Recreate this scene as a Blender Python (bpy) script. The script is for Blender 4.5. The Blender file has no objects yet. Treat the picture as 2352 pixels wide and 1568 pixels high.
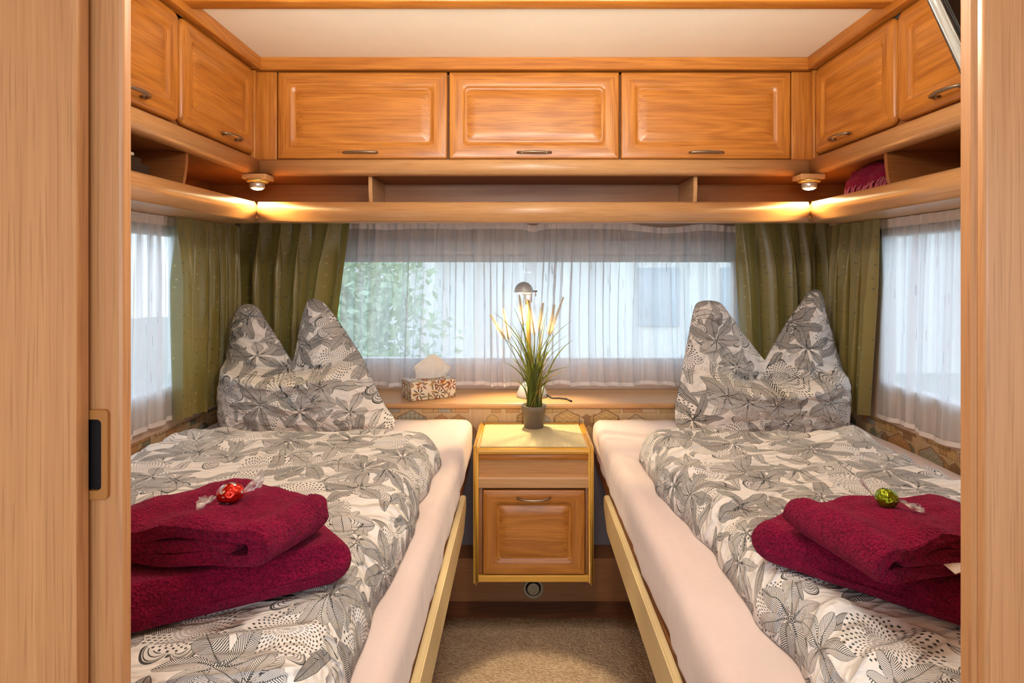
import bpy, bmesh, math, random
import numpy as np
from mathutils import Vector, noise as mnoise

random.seed(7)
SC = bpy.context.scene
COL = SC.collection
PI = math.pi
F, U0, V0 = 1350.0, 1196.0, 620.0          # focal length in px, principal vanishing point
HC = 1.155                                  # eye height above the floor


def at(px, py, d):
    """point at distance d along the room that the photo shows at pixel (px, py)"""
    return Vector(((px - U0) / F * d, d, HC + (V0 - py) / F * d))


def nz(x, y, z=0.0):
    return mnoise.noise(Vector((x, y, z)))


def sstep(a, b, x):
    t = min(1.0, max(0.0, (x - a) / (b - a)))
    return t * t * (3 - 2 * t)


# ------------------------------------------------------------------ node helper
class G:
    def __init__(self, name, rough=0.5, spec=0.5):
        self.m = bpy.data.materials.new(name)
        self.m.use_nodes = True
        self.nt = self.m.node_tree
        self.b = self.nt.nodes['Principled BSDF']
        self.out = self.nt.nodes['Material Output']
        self.b.inputs['Roughness'].default_value = rough
        self.b.inputs['Specular IOR Level'].default_value = spec

    def n(self, t, **kw):
        nd = self.nt.nodes.new(t)
        for k, v in kw.items():
            setattr(nd, k, v)
        return nd

    def put(self, sock, v):
        if isinstance(v, E):
            v = v.s
        if isinstance(v, bpy.types.NodeSocket):
            self.nt.links.new(v, sock)
        elif v is not None:
            if hasattr(sock.default_value, '__len__') and not hasattr(v, '__len__'):
                v = (v,) * len(sock.default_value)
            if hasattr(v, '__len__') and len(sock.default_value) == 4 and len(v) == 3:
                v = (*v, 1)
            sock.default_value = v

    def math(self, op, a, b=None, c=None):
        nd = self.n('ShaderNodeMath', operation=op)
        for i, v in enumerate((a, b, c)):
            if v is not None:
                self.put(nd.inputs[i], v)
        return E(self, nd.outputs[0])

    def vmath(self, op, a, b=None):
        nd = self.n('ShaderNodeVectorMath', operation=op)
        self.put(nd.inputs[0], a)
        if b is not None:
            self.put(nd.inputs[1], b)
        return nd.outputs[0]

    def sep(self, v):
        nd = self.n('ShaderNodeSeparateXYZ')
        self.put(nd.inputs[0], v)
        return [E(self, o) for o in nd.outputs]

    def comb(self, x, y, z=0.0):
        nd = self.n('ShaderNodeCombineXYZ')
        for i, v in enumerate((x, y, z)):
            self.put(nd.inputs[i], v)
        return nd.outputs[0]

    def mix(self, f, a, b):
        nd = self.n('ShaderNodeMix', data_type='RGBA')
        self.put(nd.inputs[0], f)
        self.put(nd.inputs[6], a)
        self.put(nd.inputs[7], b)
        return nd.outputs[2]

    def fmix(self, f, a, b):
        nd = self.n('ShaderNodeMix', data_type='FLOAT')
        self.put(nd.inputs[0], f)
        self.put(nd.inputs[2], a)
        self.put(nd.inputs[3], b)
        return E(self, nd.outputs[0])

    def noise(self, v, scale, detail=2.0, rough=0.5, dim='3D'):
        nd = self.n('ShaderNodeTexNoise', noise_dimensions=dim)
        self.put(nd.inputs['Vector'], v)
        nd.inputs['Scale'].default_value = scale
        nd.inputs['Detail'].default_value = detail
        nd.inputs['Roughness'].default_value = rough
        return E(self, nd.outputs[0])

    def vor(self, v, scale, rand=1.0, feature='F1', dim='2D', metric='EUCLIDEAN'):
        nd = self.n('ShaderNodeTexVoronoi', voronoi_dimensions=dim, feature=feature)
        if feature != 'DISTANCE_TO_EDGE':
            nd.distance = metric
        self.put(nd.inputs['Vector'], v)
        nd.inputs['Scale'].default_value = scale
        nd.inputs['Randomness'].default_value = rand
        return nd

    def pos(self):
        return self.n('ShaderNodeNewGeometry').outputs['Position']

    def uv(self):
        return self.n('ShaderNodeUVMap').outputs[0]

    def ramp(self, f, stops, mode='LINEAR'):
        nd = self.n('ShaderNodeValToRGB')
        self.put(nd.inputs[0], f)
        r = nd.color_ramp
        r.interpolation = mode
        while len(r.elements) < len(stops):
            r.elements.new(0.5)
        for e, (p, c) in zip(r.elements, stops):
            e.position = p
            e.color = (*c, 1)
        return nd.outputs[0]

    def bump(self, h, dist, strength=1.0):
        nd = self.n('ShaderNodeBump')
        nd.inputs['Distance'].default_value = dist
        nd.inputs['Strength'].default_value = strength
        self.put(nd.inputs['Height'], h)
        self.put(self.b.inputs['Normal'], nd.outputs[0])
        return nd.outputs[0]

    def col(self, c):
        self.put(self.b.inputs['Base Color'], c)
        return self


class E:
    def __init__(self, g, s):
        self.g, self.s = g, s

    def __add__(self, o): return self.g.math('ADD', self, o)
    __radd__ = __add__
    def __sub__(self, o): return self.g.math('SUBTRACT', self, o)
    def __rsub__(self, o): return self.g.math('SUBTRACT', o, self)
    def __mul__(self, o): return self.g.math('MULTIPLY', self, o)
    __rmul__ = __mul__
    def __truediv__(self, o): return self.g.math('DIVIDE', self, o)
    def __lt__(self, o): return self.g.math('LESS_THAN', self, o)
    def __gt__(self, o): return self.g.math('GREATER_THAN', self, o)
    def frac(self): return self.g.math('FRACT', self)
    def floor(self): return self.g.math('FLOOR', self)
    def abs(self): return self.g.math('ABSOLUTE', self)
    def sin(self): return self.g.math('SINE', self)
    def cos(self): return self.g.math('COSINE', self)
    def sqrt(self): return self.g.math('SQRT', self)
    def pow(self, p): return self.g.math('POWER', self, p)
    def clamp(self):
        return self.g.math('MINIMUM', self.g.math('MAXIMUM', self, 0.0), 1.0)


def emax(a, b): return a.g.math('MAXIMUM', a, b)


# ------------------------------------------------------------------ materials
def plain(name, c, rough=0.5, metal=0.0, spec=0.5):
    g = G(name, rough, spec)
    g.col((*c, 1))
    g.b.inputs['Metallic'].default_value = metal
    nn = g.noise(g.pos(), 60, 3)
    g.bump(nn, 0.0006, 0.15)
    return g.m


def wood(name, axis, ca, cb, cathedral=0.5, fibre=0.5, rough=0.36, freq=1.0, coat=0.15):
    g = G(name, rough)
    x, y, z = g.sep(g.pos())
    c = [x, y, z]
    i = 'xyz'.index(axis)
    along = c[i]
    oth = [c[k] for k in range(3) if k != i]
    lo = g.comb(along * 1.1, oth[0] * 9.0 * freq, oth[1] * 9.0 * freq)
    n1 = g.noise(lo, 1.0, 2.0, 0.45)
    ring = ((n1 * 60.0).sin() * 0.5 + 0.5)
    fv = g.comb(along * 5.0, oth[0] * 170.0 * freq, oth[1] * 170.0 * freq)
    n2 = g.noise(fv, 1.0, 3.0, 0.6)
    n3 = g.noise(g.comb(along * 0.7, oth[0] * 30.0 * freq, oth[1] * 30.0 * freq), 1.0, 2.0, 0.5)
    f = (ring * cathedral + (n2 - 0.5) * 2.2 * fibre + (n3 - 0.5) * 1.6 * fibre + (1 - cathedral) * 0.4).clamp()
    pore = ((g.noise(g.comb(along * 9.0, oth[0] * 420.0, oth[1] * 420.0), 1.0, 1, 0.5) - 0.56) * 9.0).clamp()
    dk = (cb[0] * .72, cb[1] * .66, cb[2] * .6, 1)
    g.col(g.mix(pore * fibre * 0.8, g.mix(f, (*ca, 1), (*cb, 1)), dk))
    g.put(g.b.inputs['Roughness'], n2 * 0.15 + (rough - 0.07))
    g.b.inputs['Coat Weight'].default_value = coat
    g.b.inputs['Coat Roughness'].default_value = 0.22
    g.bump(n2, 0.0006, 0.25)
    return g.m


OA, OB = (0.58, 0.222, 0.034), (0.33, 0.098, 0.011)      # orange oak of the doors
oak = {a: wood('oak_' + a, a, OA, OB, 0.34, 0.62, freq=1.25) for a in 'xyz'}
BA, BB = (0.62, 0.345, 0.150), (0.50, 0.245, 0.090)      # lighter beech laminate
beech = {a: wood('beech_' + a, a, BA, BB, 0.15, 0.55, 0.36, 1.0) for a in 'xyz'}
FA, FB = (0.62, 0.305, 0.125), (0.43, 0.180, 0.062)      # beech of the door leaf, coarse streaks
door_beech = wood('beech_door', 'z', FA, FB, 0.04, 0.50, 0.42, 1.9, 0.15)
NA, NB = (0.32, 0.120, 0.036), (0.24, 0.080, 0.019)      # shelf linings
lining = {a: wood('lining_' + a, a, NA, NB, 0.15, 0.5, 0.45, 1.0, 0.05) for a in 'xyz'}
edge_wood = {a: wood('edge_wood_' + a, a, (0.72, 0.37, 0.050), (0.66, 0.32, 0.038), 0.08, 0.12, 0.28, 1.0, 0.5) for a in 'xyz'}
board_wood = wood('pale_bed_board', 'y', (0.76, 0.60, 0.33), (0.70, 0.53, 0.27), 0.08, 0.3, 0.5, 1.0, 0.0)
vinyl = wood('dark_vinyl', 'x', (0.20, 0.075, 0.028), (0.10, 0.035, 0.014), 0.5, 0.5, 0.35, 0.8, 0.1)

bronze = plain('bronze_handle', (0.30, 0.23, 0.17), 0.32, 0.9)
silver = plain('silver_metal', (0.62, 0.62, 0.63), 0.32, 0.7)
grey_plastic = plain('silver_plastic', (0.50, 0.51, 0.53), 0.4, 0.2)
black = plain('black_plastic', (0.012, 0.011, 0.012), 0.35)
dark_recess = plain('dark_brown_recess', (0.012, 0.008, 0.008), 0.6, 0, 0.2)
brown_plastic = plain('brown_plastic', (0.40, 0.165, 0.040), 0.4)
white_plastic = plain('white_plastic', (0.78, 0.77, 0.74), 0.45)
cream_plastic = plain('cream_plastic', (0.36, 0.25, 0.14), 0.45)
brass = plain('brass_ring', (0.70, 0.50, 0.16), 0.3, 0.6)
pot_mat = plain('grey_pot', (0.165, 0.125, 0.095), 0.5)
soil_mat = plain('dark_soil', (0.02, 0.014, 0.01), 0.9)
tissue_mat = plain('white_tissue', (0.82, 0.78, 0.74), 0.9)
pale_tag = plain('pale_tag', (0.75, 0.62, 0.55), 0.7)
grey_lining = plain('grey_lining', (0.20, 0.155, 0.155), 0.8)
wall_beige = wood('wall_beige', 'x', (0.78, 0.58, 0.45), (0.70, 0.50, 0.38), 0.1, 0.3, 0.6, 1.0, 0.0)
frame_white = plain('window_frame_plastic', (0.70, 0.68, 0.66), 0.5)


def ceiling_material():
    g = G('ceiling_board', 0.7)
    n1 = g.noise(g.pos(), 9, 4, 0.6)
    g.col(g.mix(n1, (0.86, 0.79, 0.66, 1), (0.91, 0.86, 0.75, 1)))
    g.bump(g.noise(g.pos(), 180, 3), 0.0008, 0.4)
    return g.m


ceil_mat = ceiling_material()


def rug_material():
    g = G('loop_carpet', 0.95, 0.1)
    x, y, z = g.sep(g.pos())
    v = g.vor(g.comb(x, y * 1.2), 150.0, 0.8)
    d = E(g, v.outputs['Distance'])
    c = g.sep(v.outputs['Color'])[0]
    n1 = g.noise(g.pos(), 14, 3)
    f = (c * 0.5 + n1 * 0.5).clamp()
    g.col(g.mix(f, (0.27, 0.175, 0.105, 1), (0.58, 0.44, 0.30, 1)))
    g.bump(1.0 - d, 0.004, 0.8)
    return g.m


def sheet_material():
    g = G('pink_jersey', 0.85, 0.2)
    n1 = g.noise(g.pos(), 5, 3)
    g.col(g.mix(n1, (0.72, 0.565, 0.525, 1), (0.77, 0.635, 0.60, 1)))
    g.b.inputs['Sheen Weight'].default_value = 0.3
    x, y, z = g.sep(g.pos())
    a1 = g.noise(g.comb(x * 5.0 - y * 2.0, y * 3.0 + x * 4.0, z * 8.0), 1.0, 3, 0.5)
    a2 = g.noise(g.comb(x * 10.0, y * 26.0, z * 9.0), 1.0, 2, 0.5)
    h = g.noise(g.pos(), 420, 2) * 0.06 + a1 * 1.0 + a2 * 0.35
    g.bump(h, 0.012, 0.6)
    return g.m


def towel_material():
    g = G('burgundy_terry', 0.95, 0.1)
    n1 = g.noise(g.pos(), 260, 3, 0.7)
    n2 = g.noise(g.pos(), 30, 3, 0.6)
    v = E(g, g.vor(g.pos(), 300, 1.0, dim='3D').outputs['Distance'])
    f = (n1 * 1.2 + n2 * 0.6 - 0.55 - (v - 0.4) * 0.35).clamp()
    g.col(g.mix(f, (0.085, 0.001, 0.014, 1), (0.42, 0.008, 0.062, 1)))
    g.b.inputs['Sheen Weight'].default_value = 0.18
    g.b.inputs['Sheen Tint'].default_value = (0.9, 0.2, 0.35, 1)
    g.b.inputs['Sheen Roughness'].default_value = 0.5
    g.bump(n1 * 0.7 + (1 - v) * 0.6, 0.005, 1.0)
    return g.m


def curtain_green_material():
    g = G('olive_damask', 0.32, 0.9)
    u, v, _ = g.sep(g.uv())
    w = g.noise(g.comb(u * 25.0, v * 700.0), 1.0, 2)
    fl = g.noise(g.comb(u * 3.0, v * 3.0), 1.0, 2)
    base = g.mix((w * 0.8 + fl * 0.4 - 0.1).clamp(), (0.170, 0.128, 0.024, 1), (0.370, 0.300, 0.075, 1))
    vo = g.vor(g.uv(), 24.0, 0.55)
    dot = E(g, vo.outputs['Distance']) < 0.075
    c = g.sep(vo.outputs['Color'])[0]
    dc = g.mix(c > 0.5, (0.52, 0.44, 0.18, 1), (0.05, 0.07, 0.05, 1))
    g.col(g.mix(dot * 0.8, base, dc))
    g.b.inputs['Sheen Weight'].default_value = 0.25
    g.bump(w, 0.0008, 0.3)
    tr = g.n('ShaderNodeBsdfTranslucent')
    tr.inputs[0].default_value = (0.40, 0.38, 0.08, 1)
    ms = g.n('ShaderNodeMixShader')
    ms.inputs[0].default_value = 0.09
    g.nt.links.new(g.b.outputs[0], ms.inputs[1])
    g.nt.links.new(tr.outputs[0], ms.inputs[2])
    g.nt.links.new(ms.outputs[0], g.out.inputs[0])
    return g.m


def sheer_material(name, clear):
    g = G(name, 0.8, 0.1)
    u, v, _ = g.sep(g.uv())
    # woven voile: slubs of denser thread and a few dark vertical dashes
    w = g.noise(g.comb(u * 900.0, v * 60.0), 1.0, 2)
    band = g.noise(g.comb(u * 30.0, v * 0.5), 1.0, 2)
    vo = g.vor(g.comb(u * 1.0, v * 0.22), 26.0, 0.9)
    vp = g.sep(vo.outputs['Position'])
    pick = g.sep(vo.outputs['Color'])[0] > 0.55
    dash = ((u - vp[0]).abs() < 0.0011) * ((v * 0.22 - vp[1]).abs() < 0.0035) * pick
    dif = g.n('ShaderNodeBsdfDiffuse')
    g.put(dif.inputs[0], g.mix(dash * 0.55, (0.90, 0.87, 0.87, 1), (0.22, 0.20, 0.20, 1)))
    tr = g.n('ShaderNodeBsdfTranslucent')
    g.put(tr.inputs[0], g.mix(dash * 0.6, (0.62, 0.66, 0.72, 1), (0.2, 0.2, 0.22, 1)))
    tp = g.n('ShaderNodeBsdfTransparent')
    m1 = g.n('ShaderNodeMixShader')
    m1.inputs[0].default_value = 0.42
    g.nt.links.new(dif.outputs[0], m1.inputs[1])
    g.nt.links.new(tr.outputs[0], m1.inputs[2])
    m2 = g.n('ShaderNodeMixShader')
    f = ((w - 0.5) * 0.12 + (band - 0.5) * 0.95 + clear) * (1.0 - dash * 0.7)
    g.put(m2.inputs[0], f.clamp())
    g.nt.links.new(m1.outputs[0], m2.inputs[1])
    g.nt.links.new(tp.outputs[0], m2.inputs[2])
    g.nt.links.new(m2.outputs[0], g.out.inputs[0])
    return g.m


def hem_material():
    g = G('sheer_hem', 0.8, 0.1)
    g.col((0.85, 0.78, 0.76, 1))
    n1 = g.noise(g.pos(), 300, 2)
    g.bump(n1, 0.001, 0.3)
    return g.m


def leaf_layer(g, uv, scale, rand, off, kind, size, n=6, freq=210.0):
    """one repeat layer of the botanical print; returns (mask, ink)"""
    p = g.vmath('ADD', uv, (off[0], off[1], 0))
    vo = g.vor(p, scale, rand)
    d = g.vmath('SUBTRACT', p, vo.outputs['Position'])
    dx, dy, _ = g.sep(d)
    c = g.sep(vo.outputs['Color'])
    r = (dx * dx + dy * dy).sqrt()
    th = g.math('ARCTAN2', dy, dx) + c[0] * 6.283
    if kind == 'rosette':
        ph = th * (n / (2 * PI)) + 40.0
        k = ph.floor()
        al = (ph.frac() - 0.5) * (2 * PI / n)
        h = (k * 12.9898 + c[1] * 78.233).sin() * 0.5 + 0.5
        L = (h * 0.35 + 0.65) * size
        a, b = r * al.cos(), (r * al.sin()).abs()
        u = (a / L)
        wid = g.math('MAXIMUM', u - 0.10, 0.0).pow(0.75) * g.math('MAXIMUM', 1.0 - u, 0.0).pow(0.7) * size * 0.52
        mask = b < wid
        hatch = ((a - b * 0.9) * freq).frac() < (h * 0.24 + 0.40)
        rib = b < 0.0005
        edge = (wid - b) < 0.0006
        stem = (u < 0.35) * (b < 0.0022) * ((a * 330.0).frac() < 0.6)
        ink = emax(emax(hatch, rib), edge) * mask
        return emax(mask, stem), emax(ink, stem)
    if kind == 'dahlia':
        nn = 32.0
        ph = th * (nn / (2 * PI)) + 40.0
        ring = r * (1.0 / size) * 10.0
        ph2 = ph + ring.floor() * 0.5
        mask = r < size
        ink = ((ph2.frac() - 0.5).abs() < 0.15) * ((ring.frac() - 0.5).abs() < 0.33) * mask
        return mask, ink
    if kind == 'flower':
        nn = 5.0
        ph = th * (nn / (2 * PI)) + 40.0
        al = (ph.frac() - 0.5) * (2 * PI / nn)
        pet = (al * 2.5).cos().abs().pow(0.55)
        R = pet * size * 0.75 + size * 0.25
        mask = r < R
        q = r / R
        arcs = (q * 8.0).frac() < 0.24
        rad = ((al * 26.0).frac() < 0.16) * (q > 0.3)
        heart = (q < 0.2) * (q > 0.14)
        ink = emax(emax(arcs * (q > 0.2), rad), emax(heart, q > 0.93)) * mask
        return mask, ink
    # single leaf
    ax = r * th.cos()
    ay = (r * th.sin()).abs()
    h = c[2]
    L = (h * 0.4 + 0.6) * size
    u = ax / L * 0.5 + 0.5
    wid = g.math('MAXIMUM', u, 0.0).pow(0.8) * g.math('MAXIMUM', 1.0 - u, 0.0).pow(0.6) * size * 0.62
    mask = ay < wid
    hatch = ((ax + ay * (0.7 if kind == 'leaf' else 0.1)) * freq).frac() < (c[1] * 0.32 + 0.36)
    if kind == 'wavy':
        hatch = ((ay + (ax * 160.0).sin() * 0.0008) * 430.0).frac() < 0.26
    ink = emax(emax(hatch, ay < 0.0007), (wid - ay) < 0.0010) * mask
    return mask, ink


def botanical_material(name, rot, off):
    g = G(name, 0.8, 0.2)
    mp = g.n('ShaderNodeMapping')
    g.put(mp.inputs[0], g.uv())
    mp.inputs['Location'].default_value = (*off, 0)
    mp.inputs['Rotation'].default_value = (0, 0, rot)
    wob = g.n('ShaderNodeTexNoise', noise_dimensions='2D')
    g.put(wob.inputs['Vector'], mp.outputs[0])
    wob.inputs['Scale'].default_value = 13.0
    wob.inputs['Detail'].default_value = 1.0
    w3 = g.vmath('SUBTRACT', wob.outputs['Color'], (0.5, 0.5, 0.5))
    sc = g.n('ShaderNodeVectorMath', operation='SCALE')
    g.put(sc.inputs[0], w3)
    sc.inputs[3].default_value = 0.030
    uv = g.vmath('ADD', mp.outputs[0], sc.outputs[0])
    layers = [
        leaf_layer(g, uv, 8.6, 0.8, (2.37, 3.11), 'leaf', 0.058, freq=350),
        leaf_layer(g, uv, 9.5, 0.75, (0.013, 0.41), 'leaf', 0.050, freq=390),
        leaf_layer(g, uv, 8.0, 0.8, (0.31, 0.17), 'wavy', 0.050),
        leaf_layer(g, uv, 6.2, 0.65, (0.55, 0.72), 'flower', 0.048),
        leaf_layer(g, uv, 5.4, 0.65, (0.22, 0.93), 'dahlia', 0.056),
        leaf_layer(g, uv, 5.3, 0.55, (0.83, 0.05), 'rosette', 0.100, 7, 350),
        leaf_layer(g, uv, 6.0, 0.8, (1.63, 1.35), 'rosette', 0.084, 5, 400),
    ]
    ink = layers[0][1]
    for m, i in layers[1:]:
        ink = g.fmix(m, ink, i)
    tone = g.noise(uv, 5.0, 1.0)
    dark = g.mix(tone, (0.014, 0.016, 0.017, 1), (0.085, 0.088, 0.085, 1))
    g.col(g.mix(ink, (0.82, 0.775, 0.745, 1), dark))
    g.b.inputs['Sheen Weight'].default_value = 0.15
    x, y, z = g.sep(g.pos())
    a1 = g.noise(g.comb(x * 7.0 + y * 3.0, y * 24.0 - x * 7.0, z * 20.0), 1.0, 2, 0.45)
    a2 = g.noise(g.comb(x * 16.0 - y * 9.0, y * 34.0 + x * 12.0, z * 30.0 + 5.0), 1.0, 2, 0.45)
    r1 = 1.0 - ((a1 - 0.5).abs() * 5.0).clamp()
    r2 = 1.0 - ((a2 - 0.5).abs() * 5.0).clamp()
    g.bump(r1 * r1 * 0.7 + r2 * 0.3 + a1 * 0.8, 0.010, 1.0)
    return g.m


def tissue_box_material():
    g = G('tissue_box_print', 0.5)
    uv = g.uv()
    col = (0.80, 0.70, 0.55, 1)
    pal = [((0.60, 0.26, 0.03), (0.24, 0.20, 0.12)), ((0.20, 0.19, 0.12), (0.62, 0.30, 0.04)),
           ((0.30, 0.06, 0.03), (0.10, 0.10, 0.08)), ((0.42, 0.12, 0.03), (0.28, 0.27, 0.22))]
    for k, (sc, size, off) in enumerate(((25, 0.019, (0.1, 0.3)), (29, 0.016, (0.7, 0.2)), (17, 0.026, (0.4, 0.9)), (22, 0.018, (0.25, 0.55)))):
        kind = 'rosette' if k == 2 else 'leaf'
        p = g.vmath('ADD', uv, (off[0], off[1], 0))
        vo = g.vor(p, sc, 0.8)
        dx, dy, _ = g.sep(g.vmath('SUBTRACT', p, vo.outputs['Position']))
        c = g.sep(vo.outputs['Color'])
        r = (dx * dx + dy * dy).sqrt()
        th = g.math('ARCTAN2', dy, dx) + c[0] * 6.283
        if kind == 'leaf':
            u = r * th.cos() / size * 0.5 + 0.5
            b = (r * th.sin()).abs()
            wd = g.math('MAXIMUM', u, 0.0).pow(0.8) * g.math('MAXIMUM', 1.0 - u, 0.0) * size * 0.7
        else:
            ph = th * (7 / (2 * PI)) + 40.0
            al = (ph.frac() - 0.5) * (2 * PI / 7)
            u = r * al.cos() / size
            b = (r * al.sin()).abs()
            wd = g.math('MAXIMUM', u - 0.15, 0.0) * g.math('MAXIMUM', 1.0 - u, 0.0) * size * 0.6
        col = g.mix(b < wd, col, g.mix(c[1], (*pal[k][0], 1), (*pal[k][1], 1)))
    p = g.vmath('ADD', uv, (0.02, 0.61, 0))
    vo = g.vor(p, 9, 0.5)
    rr = E(g, vo.outputs['Distance'])
    col = g.mix(rr < 0.13, col, (0.36, 0.03, 0.02, 1))
    col = g.mix(rr < 0.06, col, (0.62, 0.22, 0.12, 1))
    g.col(col)
    return g.m


def wallpaper_material():
    g = G('village_wallpaper', 0.7, 0.2)
    x, y, z = g.sep(g.pos())
    u = x + y
    fib = g.noise(g.comb(u * 260.0, z * 12.0), 1.0, 2)
    base = g.mix(fib, (0.42, 0.27, 0.14, 1), (0.66, 0.47, 0.28, 1))
    col = base
    for k, (su, sz_, ou, oz) in enumerate(((11.0, 19.0, 0.0, 0.0), (16.0, 26.0, 0.37, 0.61), (7.0, 15.0, 0.71, 0.27))):
        zz = z * sz_ + oz
        row = zz.floor()
        uu = u * su + ou + (row * 3.7).sin() * 0.5
        cell = uu.floor()
        c = ((cell * 12.9898 + row * 78.233 + k * 3.1).sin() * 43758.5453).frac()
        c2 = ((cell * 39.346 + row * 11.135 + k * 1.7).sin() * 24634.6345).frac()
        fu, fz = uu.frac(), zz.frac()
        side = (fu - 0.5).abs()
        house = (fz < (0.92 - side * 1.1)) * (side < (c2 * 0.15 + 0.28)) * (c > 0.42)
        inner = (fz < (0.84 - side * 1.1)) * (side < (c2 * 0.15 + 0.25)) * (fz > 0.05)
        patch = g.ramp(c2, [(0.0, (0.46, 0.27, 0.10)), (0.18, (0.13, 0.17, 0.12)), (0.32, (0.55, 0.36, 0.14)), (0.5, (0.24, 0.12, 0.06)),
                            (0.62, (0.36, 0.36, 0.30)), (0.78, (0.52, 0.26, 0.10)), (0.9, (0.60, 0.44, 0.27))], 'CONSTANT')
        hat = ((fu * 9.0).frac() < 0.4) * ((fz * 5.0).frac() < 0.55) * (c > 0.78)
        zig = ((fz * 4.0 + ((fu * 5.0).frac() - 0.5).abs() * 1.4).frac() < 0.18) * (c < 0.66)
        col = g.mix(house * 0.7, col, (0.20, 0.10, 0.05, 1))
        col = g.mix(house * inner, col, g.mix(fib * 0.4, patch, base))
        col = g.mix(house * inner * emax(hat, zig) * 0.55, col, (0.20, 0.10, 0.05, 1))
    g.col(col)
    g.bump(fib, 0.0008, 0.4)
    return g.m


def mat_material():
    g = G('ribbed_mat', 0.75, 0.2)
    x, y, z = g.sep(g.pos())
    s = (x * 260.0).frac()
    n1 = g.noise(g.comb(x * 300.0, y * 20.0), 1.0, 2)
    g.col(g.mix(((s - 0.5).abs() * 0.8 + n1 * 0.5).clamp(), (0.55, 0.42, 0.20, 1), (0.86, 0.74, 0.46, 1)))
    g.bump((s - 0.5).abs(), 0.002, 0.6)
    return g.m


def leaf_green_material(name, ca, cb):
    g = G(name, 0.45)
    n1 = g.noise(g.pos(), 18, 2)
    g.col(g.mix(n1, (*ca, 1), (*cb, 1)))
    tr = g.n('ShaderNodeBsdfTranslucent')
    tr.inputs[0].default_value = (*cb, 1)
    ms = g.n('ShaderNodeMixShader')
    ms.inputs[0].default_value = 0.25
    g.nt.links.new(g.b.outputs[0], ms.inputs[1])
    g.nt.links.new(tr.outputs[0], ms.inputs[2])
    g.nt.links.new(ms.outputs[0], g.out.inputs[0])
    return g.m


def foil_material(name, c, marks):
    g = G(name, 0.18)
    g.b.inputs['Metallic'].default_value = 0.75
    n1 = g.noise(g.pos(), 85 if marks else 150, 1)
    if marks:
        n2 = g.noise(g.pos(), 95, 1)
        g.col(g.mix(n2 > 0.60, (*c, 1), (0.85, 0.82, 0.85, 1)))
    else:
        g.col((*c, 1))
    g.bump(n1, 0.006, 0.9)
    return g.m


def cellophane_material():
    g = G('clear_cellophane', 0.08)
    gl = g.n('ShaderNodeBsdfGlossy')
    gl.inputs['Roughness'].default_value = 0.15
    df = g.n('ShaderNodeBsdfDiffuse')
    df.inputs[0].default_value = (0.85, 0.82, 0.85, 1)
    tp = g.n('ShaderNodeBsdfTransparent')
    m1, m2 = g.n('ShaderNodeMixShader'), g.n('ShaderNodeMixShader')
    m1.inputs[0].default_value = 0.5
    n1 = g.noise(g.pos(), 170, 2)
    g.put(m2.inputs[0], ((n1 - 0.5) * 2.4 + 0.45).clamp())
    g.nt.links.new(gl.outputs[0], m1.inputs[1])
    g.nt.links.new(df.outputs[0], m1.inputs[2])
    g.nt.links.new(tp.outputs[0], m2.inputs[1])
    g.nt.links.new(m1.outputs[0], m2.inputs[2])
    g.nt.links.new(m2.outputs[0], g.out.inputs[0])
    return g.m


def pane_material():
    g = G('window_acrylic', 0.02)
    gl = g.n('ShaderNodeBsdfGlossy')
    gl.inputs['Roughness'].default_value = 0.03
    tp = g.n('ShaderNodeBsdfTransparent')
    tp.inputs[0].default_value = (0.96, 0.98, 0.98, 1)
    ms = g.n('ShaderNodeMixShader')
    ms.inputs[0].default_value = 0.05
    g.nt.links.new(tp.outputs[0], ms.inputs[1])
    g.nt.links.new(gl.outputs[0], ms.inputs[2])
    g.nt.links.new(ms.outputs[0], g.out.inputs[0])
    return g.m


def glow(name, c, s):
    g = G(name)
    g.put(g.b.inputs['Emission Color'], (*c, 1))
    g.b.inputs['Emission Strength'].default_value = s
    g.col((0.9, 0.85, 0.7, 1))
    return g.m


rug_mat = rug_material()
sheet_mat = sheet_material()
towel_mat = towel_material()
green_mat = curtain_green_material()
sheer_back = sheer_material('sheer_voile_rear', 0.44)
sheer_side = sheer_material('sheer_voile_side', 0.16)
hem_mat = hem_material()
print_a = botanical_material('botanical_cotton_a', 0.3, (0.1, 0.2))
print_b = botanical_material('botanical_cotton_b', -0.5, (3.4, 1.7))
print_c = botanical_material('botanical_cotton_c', 0.9, (7.15, 4.2))
print_d = botanical_material('botanical_cotton_d', 0.1, (11.3, 8.6))
box_mat = tissue_box_material()
paper_mat = wallpaper_material()
mat_mat = mat_material()
grass_mat = leaf_green_material('grass_leaf', (0.045, 0.065, 0.010), (0.17, 0.19, 0.030))
grass_dry = leaf_green_material('grass_leaf_dry', (0.30, 0.17, 0.03), (0.42, 0.27, 0.05))
plume_mat = leaf_green_material('plume_bristle', (0.80, 0.66, 0.46), (0.94, 0.88, 0.74))
bush_mat = leaf_green_material('garden_leaf', (0.40, 0.54, 0.30), (0.58, 0.68, 0.46))
red_foil = foil_material('red_foil', (0.55, 0.02, 0.01), True)
green_foil = foil_material('green_foil', (0.24, 0.30, 0.01), False)
cello = cellophane_material()
pane_mat = pane_material()
spot_glow = glow('lit_spot_bulb', (1.0, 0.80, 0.45), 40.0)
lamp_glow = glow('lit_lamp_bulb', (1.0, 0.82, 0.50), 25.0)
ground_mat = plain('garden_ground', (0.36, 0.36, 0.31), 0.9)
render_wall = plain('pale_house_render', (0.82, 0.80, 0.76), 0.9)


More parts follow.
